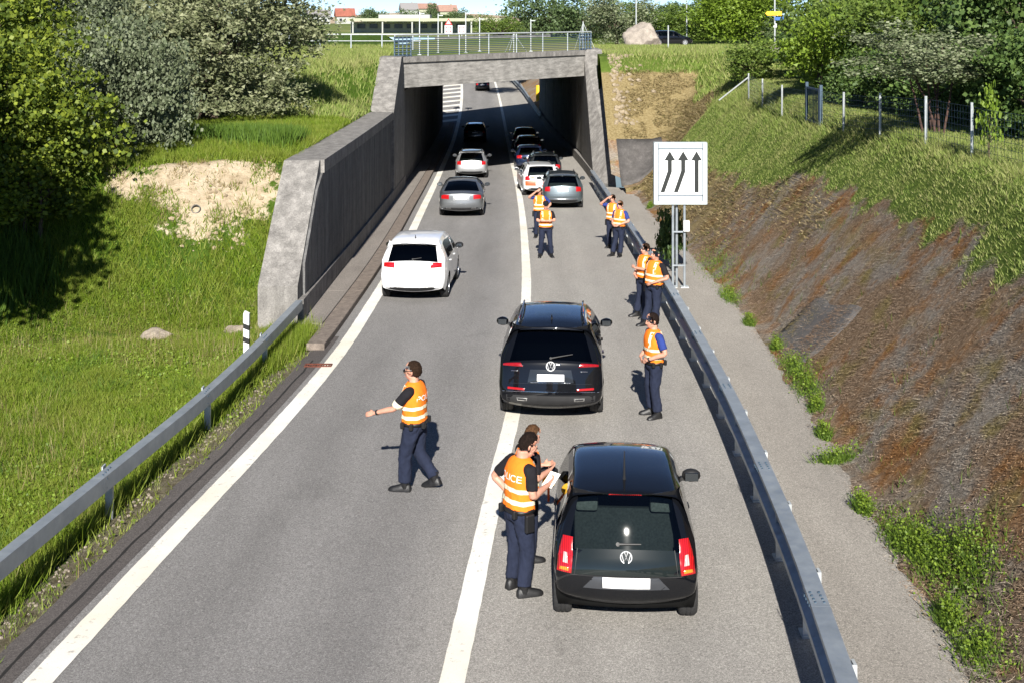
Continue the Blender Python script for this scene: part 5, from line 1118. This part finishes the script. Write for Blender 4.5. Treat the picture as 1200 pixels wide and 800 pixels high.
# tree line beyond the bridge
TL = [(4.5, 150, 9.8, 6.2, 5.6, 'far', 'round green tree right above the bridge railing'), (9.5, 165, 9.2, 6.0, 4.2, 'far', 'green tree above the right end of the bridge'), (17.5, 172, 8.9, 6.5, 3.4, 'mid', 'low green tree left of the thin pole on the skyline'), (25, 178, 8.9, 6.5, 3.6, 'far', 'low green tree behind the boulder on the skyline'), (24, 150, 9.2, 5.6, 3.6, 'mid', 'green tree behind the parked car'), (33, 165, 11, 7.5, 5.8, 'far', 'tall green tree behind the maple'), (44, 150, 11.5, 8, 6.2, 'mid', 'wide green tree behind the direction sign'), (56, 140, 12, 9, 7, 'far', 'wide dark tree behind the lattice mast'), (70, 135, 12.5, 10, 7.5, 'mid', 'huge tree at the far right skyline'),
      (-1.5, 135, 8.6, 3.0, 2.2, 'mid', 'small green bush behind the middle of the bridge railing')]
for i, (x, y, cz, rx, rz, key, lab) in enumerate(TL): tree('green_tree', lab, x, y, 7.0, cz, rx, rz, key, FG, 300, 40, .06, .15, 45+i % 4, .3, flat=.9, rot=i*1.3)
FL = [(-66, 330, 9.4, 12, 5, 'broad dark tree at the far left behind the willow'), (-56, 300, 8.6, 8, 3.6, 'green tree left of the red roofed house'), (-84, 320, 10, 12, 6, 'dark wood edge behind the willow crown'), (-42, 360, 9.4, 6, 4.0, 'dark tree right of the red roofed house'), (-35, 380, 9.0, 7, 4.0, 'rounded tree above the pale hall'), (-27, 400, 9.8, 3, 5, 'pointed dark tree on the skyline above the pale hall'), (-20, 390, 8.8, 7, 3.4, 'green tree on the skyline right of the pointed tree'), (-13, 330, 9.0, 4.5, 4.0, 'green tree left of the tan field'), (-30, 520, 9.6, 9, 4, 'small far tree on the skyline beside the tan field'), (-105, 300, 12, 14, 8, 'dark wood at the far left')]
for i, (x, y, cz, rx, rz, lab) in enumerate(FL): tree('far_tree', lab, x, y, 6.9, cz, rx, rz, ('dark', 'far')[i % 2], FG, 200, 34, .08, .17, 50+i % 3, .4, flat=.9, rot=i*1.1)

# ---------------------------------------------------------------- grass and weeds
def gmat(name, cols, trans=.3, patch=None):
    m = Mat(name, (.1, .2, .05), .6, spec=.25); k = len(cols); c_ = m.ramp(m.island(), [(i/(k-1), q) for i, q in enumerate(cols)])
    if patch: c_ = m.mix(m.ramp(m.noise(.7, 5, .65), [(.42, 0), (.62, .85)]), c_, m.mix(.6, patch, c_))
    m.color(c_); t = m.n('BsdfTranslucent'); m.l(c_, t.inputs[0]); x = m.n('MixShader'); x.inputs[0].default_value = trans
    m.l(m.p.outputs[0], x.inputs[1]); m.l(t.outputs[0], x.inputs[2]); m.l(x.outputs[0], m.out.inputs[0]); return m.m
GM = gmat('meadow_grass', [(0.079, 0.134, 0.010), (0.140, 0.220, 0.015), (0.207, 0.293, 0.022), (0.110, 0.177, 0.012), (0.293, 0.317, 0.073)], .35, (.27, .27, .06))
GD = gmat('lush_weeds', [(.05, .10, .014), (.09, .16, .02), (.13, .21, .03)], .3)
GR_ = gmat('bank_grass', [(0.123, 0.192, 0.034), (0.205, 0.281, 0.055), (0.260, 0.328, 0.082), (0.355, 0.342, 0.150)], .3, (.32, .28, .13))
m = Mat('dead_growth', (.1, .08, .06), .9, spec=.15); GB = m.color(m.mix(1., bank_patches(m, m.math('ADD', m.math('MULTIPLY', m.island(), .5), .25)), m.ramp(m.island(), [(0, .75), (1, 1.35)]), 'MULTIPLY')).m
GT = gmat('straw', [(.18, .13, .055), (.30, .23, .11), (.40, .33, .18), (.13, .09, .04), (.12, .14, .03)], .15)
def blades(name, label, x, y, zf, h, w_, mat, lean=.45, seed=1, dirv=None, dz=-.02):
    r = np.random.default_rng(seed); n = len(x); z = zf(x, y)+dz; P = np.stack([x, y, z], 1)
    a = r.random(n)*2*np.pi; s_ = np.stack([np.cos(a), np.sin(a), np.zeros(n)], 1)*(w_*(.6+.8*r.random(n)))[:, None]*.5
    t = r.random(n)*2*np.pi; L = lean*(.3+r.random(n)); tip = np.stack([np.cos(t)*L, np.sin(t)*L, np.ones(n)], 1)
    if dirv is not None: tip = tip*np.array([1, 1, .0])+np.asarray(dirv)
    tip = P+tip*(h*(.5+.9*r.random(n)))[:, None]
    V = np.stack([P-s_, P+s_, tip], 1).reshape(-1, 3); o = np_mesh(name, V, np.arange(n*3).reshape(n, 3), mat)
    o['kind'] = 'stuff'; o['label'] = label; return o
def scatter(n, x0, x1, y0, y1, dens, seed):
    r = np.random.default_rng(seed); x = x0+(x1-x0)*r.random(n); y = y0+(y1-y0)*r.random(n)**1.0; k = r.random(n) < dens(x, y); return x[k], y[k]
def vis(x, y): return np.abs(x) < y*.455+2.6
def dm(x, y):
    e = xl(y)-.62-x; rail = np.abs(x-xgl(y))
    d = np.where(y < 28, np.where(e > .48, np.clip((e-.46)/.25, 0, 1), .05)*np.where(e > 0, 1, 0), np.where(x < xwl(np.maximum(y, 28))-1.0, 1, 0))
    d = d*(.35+.65*sm((fnoise(x, y, .8, 31)-.25)*3)); sd_ = sandmask(x, y); d = d*np.clip(1-1.6*np.clip(sd_-.12+(fnoise(x, y, .9, 41)-.5)*.9, 0, 1), .015, 1)
    return d*vis(x, y)
x, y = scatter(800000, -15, -4.2, 8.5, 28.6, dm, 1); hh = (.05+.13*fnoise(x, y, 1.2, 50))*(1+.7*np.exp(-((x-xgl(y)+.25)/.45)**2))
blades('grass', 'short bright green grass of the meadow left of the guardrail', x, y, gz_left, hh, .013+.0004*y, GM, .75, 2)
x, y = scatter(340000, -17, -5.8, 28.3, 46, dm, 3); hh = .10+.16*fnoise(x, y, 1.5, 51)+.26*np.clip(1-np.abs(y-36.5)/3.5, 0, 1)*fnoise(x, y, 2, 52)
blades('grass', 'green grass on the left bank and its terrace', x, y, gz_left, hh, .026, GM, .65, 4)
x, y = scatter(150000, -28, -6.2, 46, 80, lambda x, y: dm(x, y), 5); blades('grass', 'yellowish long grass on the slope below the left plain', x, y, gz_left, .2+.2*fnoise(x, y, 2, 53), .05, GR_, .6, 6)
def clumps(C, n, s, seed):
    r = np.random.default_rng(seed); k = r.integers(0, len(C), n); c_ = np.array(C)[k]; return c_[:, 0]+r.normal(size=n)*c_[:, 2], c_[:, 1]+r.normal(size=n)*c_[:, 3]
x, y = clumps([(-7.2, 36.6, .6, .7), (-8.3, 37.2, .7, .6), (-9.6, 36.8, .5, .4), (-6.7, 35.5, .2, .4), (-12.3, 28.6, .5, .4)], 16000, 1, 7); k = x < -6.35; x, y = x[k], y[k]; blades('tall_weeds', 'tall lush green weeds on the terrace above the sandy bank', x, y, gz_left, .55+0*x, .05, GD, .35, 8)
x, y = clumps([(-4.75, 27.2, .16, .45), (-4.75, 26.0, .14, .5), (-4.95, 24.8, .10, .4)], 5000, 1, 9); k = x < xl(y)-.72; x, y = x[k], y[k]; blades('verge_grass', 'thick green grass between the left guardrail and the kerb', x, y, gz_left, .30+0*x, .018, GM, .4, 10)
x, y = scatter(90000, -7, -3.6, 7, 27, lambda x, y: np.where((xl(y)-.66 > x) & (x > xl(y)-1.1), .05+.5*(fnoise(x, y, .5, 61) > .56), 0)*vis(x, y), 11); blades('verge_grass', 'thin grass on the dirt strip beside the gutter', x, y, gz_left, .07+0*x, .012, GR_, .7, 12)
x, y = scatter(60000, -6.6, -4.4, 8, 27.6, lambda x, y: np.exp(-((x-xgl(y)+.08)/.08)**2)*(.3+.7*(fnoise(x, y, .7, 63) > .42)), 13); blades('verge_grass', 'tufts of long grass along the foot of the left guardrail', x, y, gz_left, .26+.14*fnoise(x, y, .9, 3), .014, GM, .4, 14)
r = np.random.default_rng(15); x, y = scatter(110000, -15, -4.4, 8.5, 33, lambda x, y: dm(x, y)*sm((fnoise(x, y, 1.6, 91)-.42)*5), 29); z = gz_left(x, y)+.10*r.random(len(x)); V, F = leaf_quads(np.stack([x, y, z], 1), .03+.035*r.random(len(x)), r, .1); o = np_mesh('clover_leaves', V, F, LEAF['bright']); o['kind'] = 'stuff'; o['label'] = 'broad leaved clover and herbs mixed into the left meadow'
x, y = scatter(26000, -15.5, -4.6, 9, 29, lambda x, y: dm(x, y)*sm((fnoise(x, y, 2.2, 95)-.4)*5), 31); blades('dry_stalks', 'thin dry stalks standing in the left meadow', x, y, gz_left, .26+.14*fnoise(x, y, 1, 96), .007, GT, .35, 32)
x, y = scatter(60000, -15.5, -5.6, 9, 29, lambda x, y: dm(x, y)*(fnoise(x, y, 1.1, 97) > .66), 33); blades('dark_weeds', 'darker weed patches in the left meadow', x, y, gz_left, .14+.12*fnoise(x, y, .6, 98), .02, GD, .6, 34)
# right bank
def gmask(x, y): return greenmask(x, y, gz_right(x, y))
x, y = scatter(540000, 6.3, 15, 9, 58, lambda x, y: (gmask(x, y) > .25+.5*vnoise(x*9, y*9, 1., 77))*(.4+.6*fnoise(x, y, 1., 71))*vis(x, y), 15); blades('grass', 'green grass along the top of the right bank', x, y, gz_right, .035+.07*fnoise(x, y, 1.3, 72)+.12*np.exp(-((x-9.9)/.5)**2), .02, GR_, .9, 16)
x, y = scatter(200000, 5.5, 40, 58, 115, lambda x, y: np.where(y < 75, gmask(x, y) > .4, gz_right(x, y) > 6.6)*vis(x, y)*((y < 93) | (x < 12)), 17); blades('grass', 'green grass of the plain beside and behind the bridge', x, y, gz_right, .16+.2*fnoise(x, y, 2, 73), .06, GR_, .7, 18)
x, y = scatter(520000, 4.6, 10, 9, 44, lambda x, y: (gmask(x, y) < .6)*(x > xtoe(y)+.05)*vis(x, y)*(.25+.75*sm((fnoise(x, y, .7, 74)-.3)*3)), 19)
blades('dead_growth', 'matted brown dead stalks covering the right bank', x, y, gz_right, .045+.07*fnoise(x, y, .8, 75), .010, GB, .9, 20, dirv=(-.35, -.15, .03), dz=.018)
x, y = scatter(200000, 5, 14, 30, 68, lambda x, y: tanmask(x, y, gz_right(x, y))*(gmask(x, y) < .6)*(fnoise(x, y, .8, 76) > .4)*(x > xtoe(y)+.1)*vis(x, y), 21); blades('straw', 'dry straw coloured growth on the right bank near the bridge', x, y, gz_right, .22+0*x, .035, GT, .9, 22, dirv=(-.2, -.2, .25), dz=.01)
W = [(5.12, 14.7, .11, .38), (5.12, 14.9, .13, .45), (5.25, 13.9, .13, .35), (5.25, 13.9, .2, .5), (5.02, 15.4, .10, .4), (4.85, 12.4, .12, .3), (5.58, 22.6, .12, .5), (5.66, 23.9, .10, .5), (5.05, 18.6, .16, .06),   (5.75, 31.6, .10, .5), (6.1, 35.5, .25, 1.4)]+[(float(xtoe(t))+.05+.15*math.sin(t*3), t, .05, .12) for t in (13.2, 16.6, 19.9, 21.3, 25.8, 28.4, 45, 51)]
x, y = clumps(W, 9000, 1, 23); blades('weeds', 'bright green weed clumps at the foot of the brown bank', x, y, lambda a, b: np.maximum(gz_right(a, b), roadz(b)), .10+.14*fnoise(x, y, .3, 5), .014, GD, .7, 24)
r = np.random.default_rng(5); x, y = clumps(W, 14000, 1, 25); z = np.maximum(gz_right(x, y), roadz(y))+.26*r.random(len(x))**1.6; V, F = leaf_quads(np.stack([x, y, z], 1), .022+.028*r.random(len(x)), r, .6, .3); o = np_mesh('weed_leaves', V, F, LEAF['bright']); o['kind'] = 'stuff'; o['label'] = 'small green weed leaves at the foot of the brown bank'
x, y = scatter(120000, 4.3, 7, 9, 50, lambda x, y: np.exp(-((x-xtoe(y)-.03)/.10)**2)*(.25+.75*(fnoise(x, y, .6, 66) > .5))*vis(x, y), 35); blades('litter', 'brown leaf litter and moss along the foot of the bank', x, y, lambda a, b: np.maximum(gz_right(a, b), roadz(b)+.004), .03+.03*fnoise(x, y, .4, 67), .014, GB, .9, 36, dirv=(-.1, 0, .1), dz=.006)
x, y = scatter(9000, 5.2, 9.5, 10, 32, lambda x, y: (gmask(x, y) < .6)*(x > xtoe(y)+.2)*(fnoise(x, y, .45, 68) > .70)*vis(x, y), 37); blades('weeds', 'thin scattered green shoots on the brown bank', x, y, gz_right, .13+.1*fnoise(x, y, .3, 5), .012, GD, .5, 38)
# dark ivy shrub behind the lane sign
tree('ivy_shrub', 'small dark ivy shrub growing behind the lane sign posts', 4.75, 36.0, float(roadz(36)), float(roadz(36))+1.0, .42, 1.0, 'dark', RG, 120, 30, .16, .25, 61, .03, 2, flat=.9, cat='shrub')
# scattered straw tufts and clods on the sand
x, y = scatter(16000, -11.5, -6, 28.5, 34, lambda x, y: (sandmask(x, y) > .3)*(fnoise(x, y, .5, 81) > .56), 27); blades('sand_tufts', 'sparse dry tufts on the sandy bank', x, y, gz_left, .14+0*x, .02, GT, .8, 28)
# ---------------------------------------------------------------- stones, small things, background
def rock(name, label, c, r, seed, mat, cat='rock', group=None, rot=0):
    rr = random.Random(seed); D = [(Vector((rr.uniform(-1, 1), rr.uniform(-1, 1), rr.uniform(-1, 1))).normalized(), rr.uniform(.55, .95)) for _ in range(11)]
    def f(p):
        k = 1.
        for d, o_ in D:
            t = p.dot(d)
            if t > o_: k = min(k, o_/t)
        return k*(1+.05*math.sin(p.x*9+seed)*math.sin(p.y*8+p.z*7))
    o = MB().ico((0, 0, 0), r, 4, f).build(name, mat); autosmooth(o, 28); o.location = c; o.rotation_euler = (0, 0, rot); tag(o, label, cat, group); return o
rock('boulder', 'big grey brown boulder on the grass in front of the parked black car', (11.75, 106, 7.9), (2.0, 1.4, 1.65), 3, MT['boulder'], 'boulder')
rock('stone', 'flat brown stone lying in the meadow below the sandy bank', (-8.15, 27.6, zl(-8.15, 27.6)+.08), (.42, .3, .22), 5, MT['stone'], rot=.4)
rock('stone', 'pale reddish stone near the foot of the wall end', (-6.45, 28.1, zl(-6.45, 28.1)+.05), (.36, .22, .16), 8, MT['stone'])
rock('stone', 'pale rock pile behind the small bush at the fence end', (14.0, 63.5, 7.7), (1.1, .8, .9), 9, MT['boulder'])
b = MB(); rr = random.Random(4)
for k in range(150):
    t = .3; x = 5.42+abs(rr.gauss(0, .75))*(1-.5*t); y = 62.2+rr.random()*5.5; t = (y-62.2)/5.5; z = float(gz_right(x, y)); s_ = rr.uniform(.05, .17); b.ico((x, y, z), (s_, s_*rr.uniform(.7, 1.2), s_*.7), 1, lambda p: 1+.25*math.sin(p.x*5+k)*math.sin(p.y*6+k))
o = b.build('rubble', concrete('pale_rubble', (.38, .31, .22), (.22, .18, .12), .2, 3.)); tag(o, 'pale rubble stones spilled beside the right wing wall', kind='stuff')
b = MB()
for k in range(140):
    x = -7.9+rr.gauss(0, 1.3); y = 31.3+rr.gauss(0, 1.1)
    if y > 33.2 or x > -6.2 or float(sandmask(x, y)) < .3: continue
    s_ = rr.uniform(.02, .09); b.ico((x, y, float(gz_left(x, y))+.01), (s_, s_, s_*.7), 1, lambda p: 1+.25*math.sin(p.x*5+k)*math.sin(p.y*6+k))
o = b.build('pebbles', concrete('sand_clods', (.42, .34, .23), (.26, .2, .13), .2, 3.)); tag(o, 'small clods and pebbles scattered on the sandy bank', kind='stuff')
b = MB()
for k in range(420):
    y = rr.uniform(8, 26); x = float(xl(y))-.85-abs(rr.gauss(0, .16)); s_ = rr.uniform(.008, .03); b.ico((x, y, float(gz_left(x, y))+.008), (s_, s_, s_*.6), 0)
o = b.build('pebbles', MT['stone']); tag(o, 'small stones on the dirt strip left of the gutter', kind='stuff')
pp = empty('drain_pipe', (-8.25, 31.25, zl(-8.25, 31.25)-.02)); pp.rotation_euler = (R(66), 0, 0); tag(pp, 'black plastic pipe end sticking out of the sandy bank', 'pipe')
q = MB(); q.rings([[(r_*math.cos(a), r_*math.sin(a), z) for a in np.linspace(0, 2*math.pi, 17)[:-1]] for r_, z in ((.12, -.2), (.12, .10), (.10, .10), (.10, -.2))], False); q.build('pipe_wall', MT['blackpl'], pp); MB().box((0, 0, -.12), (.19, .19, .01)).build('pipe_floor', MT['black'], pp)
# smooth grey mat on the brown bank
gx = np.linspace(0, 1, 9); P = np.zeros((9, 9, 3))
for i, a in enumerate(gx):
    for j, c_ in enumerate(gx):
        y = 23.9+3.0*a-.5*c_+.06*math.sin(c_*7+a*3); x = float(xtoe(y))+.22+c_*(1.25-.35*a)+.05*math.sin(a*9); P[i, j] = (x, y, float(gz_right(x, y))+.015)
mt_ = sheet('slope_mat', P, simple('grey_mat', (.10, .095, .092), .9, var=.12, sc=4, bump=.2)); md = mt_.modifiers.new('s', 'SOLIDIFY'); md.thickness = .03; md.offset = -1; tag(mt_, 'smooth dark grey mat lying on the lower brown bank', 'mat')
P = np.zeros((8, 6, 3))
for i in range(8):
    for j in range(6):
        y = 58.3+3.0*i/7; x = 5.35+2.3*j/5; P[i, j] = (x, y, float(gz_right(x, y))+.04)
mt_ = sheet('slope_apron', P, concrete('dark_apron', (.135, .125, .12), (.085, .08, .075), .5)); md = mt_.modifiers.new('s', 'SOLIDIFY'); md.thickness = .08; md.offset = -1; tag(mt_, 'dark grey sloped apron at the foot of the right wing wall', 'apron')
# upper road behind the boulder
P = np.array([[(x, y, 7.16+(.02 if 0 < i < 3 else 0)) for x in np.linspace(10.5, 60, 14)] for i, y in enumerate((93, 97, 110, 120.5))]); st(sheet('upper_road', P, MT['path']), 'grey upper road on the plain right of the bridge')
# white pipe barrier on the plain left of the bridge
wb = empty('pipe_barrier', (-11, 73.5, 7.8)); tag(wb, 'white pipe barrier on the plain left of the bridge railing', 'barrier')
for z in (1.12, .72): MB().tube([(-9, 0, z), (5.4, 0, z-.01)], .045 if z > 1 else .025, 6).build('rail', MT['galv_l'], wb)
for k in range(8): MB().box((-8.4+k*1.9, 0, .55), (.07, .07, 1.15)).build('post', MT['galv'], wb)
# pale hall with flat canopy
hl = empty('hall', (-17, 222, 7)); tag(hl, 'long low pale hall with flat canopy beyond the bridge', 'building')
cw = simple('cream_wall', (.34, .35, .25), .8, var=.06, sc=.5); ww = simple('white_wall', (.36, .37, .35), .8, var=.05, sc=.5); dkw = simple('dark_window', (.03, .035, .04), .2)
MB().box((-2, 3, 1.0), (22, 6, 2.0)).build('wall', ww, hl); MB().box((1.5, 0, 2.45), (29, 9, .55)).build('canopy', cw, hl); MB().box((-3, 2, 3.05), (9.5, 5, .7)).build('roof_unit', ww, hl)
for k in range(9): MB().box((-11+k*2.3, -.06, 1.25), (1.5, .12, .8)).build('window', dkw, hl)
for k in range(6): MB().box((-12+k*5.4, -4.2, 1.1), (.25, .25, 2.2)).build('column', ww, hl)
def house(label, x, y, w_, h, rh, wall, roof, z=7.0, rz=.3):
    g = empty('house', (x, y, z), rz); tag(g, label, 'house', 'distant houses')
    MB().box((0, 0, h/2), (w_, w_*.7, h)).build('wall', wall, g)
    a, d = w_*.56, w_*.42; MB().add([(-a, -d, h-.1), (a, -d, h-.1), (a, d, h-.1), (-a, d, h-.1), (-a, 0, h+rh), (a, 0, h+rh)], [(0, 1, 5, 4), (2, 3, 4, 5), (0, 4, 3), (1, 2, 5), (3, 2, 1, 0)]).build('roof', roof, g)
    for k in (-.28, .28):
        MB().box((k*w_, -w_*.35-.03, h*.55), (w_*.14, .08, h*.32)).build('window', dkw, g)
    MB().box((w_*.25, d*.3, h+rh*.9), (.7, .7, 1.3)).build('chimney', wall, g)
red = simple('red_tiles', (.27, .09, .06), .8, var=.15, sc=1.); red2 = simple('pale_red_tiles', (.30, .18, .14), .8, var=.12, sc=1.); gry = simple('grey_roof', (.22, .21, .21), .8)
house('small white house with bright red roof between far trees', -70, 500, 7.5, 3.2, 3.4, ww, red); house('white house with grey roof left of the red roofed house', -78, 480, 9, 3.2, 2.6, ww, gry); house('white gabled house above the pale hall', -45, 520, 7, 5.6, 3, ww, gry, 7.5); house('house with pale red roof above the pale hall', -38, 530, 8.5, 6, 2.4, cw, red2, 7.6); house('house with pale red roof left of the round tree before the tan field', -26, 480, 7, 4.6, 2.6, cw, red2, 7.6)
# two small traffic signs on the plain
wr_ = simple('sign_red', (.55, .03, .03), .5)
for x, y, lab, tri in ((-5.95, 112, 'small white and red warning sign with triangle on top behind the railing', True), (-4.7, 112, 'small white and red plate sign right of the warning sign behind the railing', False)):
    g = empty('traffic_sign', (x, y, 7.3)); tag(g, lab, 'sign', 'signs behind the railing'); MB().tube([(0, 0, 0), (0, 0, 1.5)], .04, 6).build('post', MT['galv_l'], g)
    MB().box((0, -.05, 1.5), (.72, .05, .8)).build('plate', MT['white'], g); MB().box((0, -.085, 1.5), (.5, .02, .5)).build('red_panel', wr_, g); MB().box((0, -.10, 1.5), (.36, .02, .36)).build('inner_panel', MT['white'], g)
    if tri: MB().prism([(-.35, 1.95), (.35, 1.95), (0, 2.55)], .05, 'y', -.08).build('triangle', wr_, g); MB().prism([(-.2, 2.02), (.2, 2.02), (0, 2.38)], .02, 'y', -.105).build('triangle_centre', MT['white'], g)
# direction sign, lattice mast and poles
g = empty('direction_sign', (16.5, 75, 7.1)); tag(g, 'yellow arrow sign over a blue plate on a tall white pole', 'sign')
MB().tube([(0, 0, 0), (0, 0, 4.6)], .05, 8).build('pole', MT['galv_l'], g); MB().prism([(-.5, 2.98), (.42, 2.98), (.42, 3.24), (-.5, 3.24), (-.62, 3.11)], .04, 'y', -.1).build('yellow_plate', MT['yellow'], g); MB().box((.25, -.08, 2.78), (.55, .04, .2)).build('blue_plate', simple('sign_blue', (.03, .12, .4), .5), g); MB().box((0, -.08, 2.35), (.2, .05, .24)).build('white_plate', MT['white'], g)
g = empty('lattice_mast', (20.9, 80, 7.1)); tag(g, 'slim grey lattice mast rising out of the shrubs', 'mast')
for x in (-.2, .2):
    for y in (-.2, .2): MB().tube([(x, y, 0), (x, y, 6)], .035, 5).build('leg', MT['galv_l'], g)
for k in range(10): MB().tube([(-.2 if k % 2 else .2, -.2, k*.6), (.2 if k % 2 else -.2, -.2, k*.6+.6)], .02, 4).build('brace', MT['galv_l'], g)
for x, y, h, lab in ((13.3, 128, 6.0, 'thin white pole on the skyline right of the bridge'), (19.3, 132, 6.5, 'thin white pole on the skyline above the parked car')):
    b = MB(); b.tube([(0, 0, 0), (0, 0, h)], .07, 7); b.box((0, 0, .1), (.3, .3, .2)); o = b.build('pole', MT['galv_l']); o.location = (x, y, 7.0); tag(o, lab, 'pole', 'thin poles on the skyline')
# fence post standing in front of the parked car
b = MB(); b.tube([(0, 0, -.3), (0, 0, 1.6)], .045, 7); b.ico((0, 0, 1.6), (.05, .05, .03), 1); o = b.build('fence_post', MT['galv_l']); o.location = (10.2, 78, zr(10.2, 78)); tag(o, 'single grey fence post on the grass in front of the boulder', 'post')
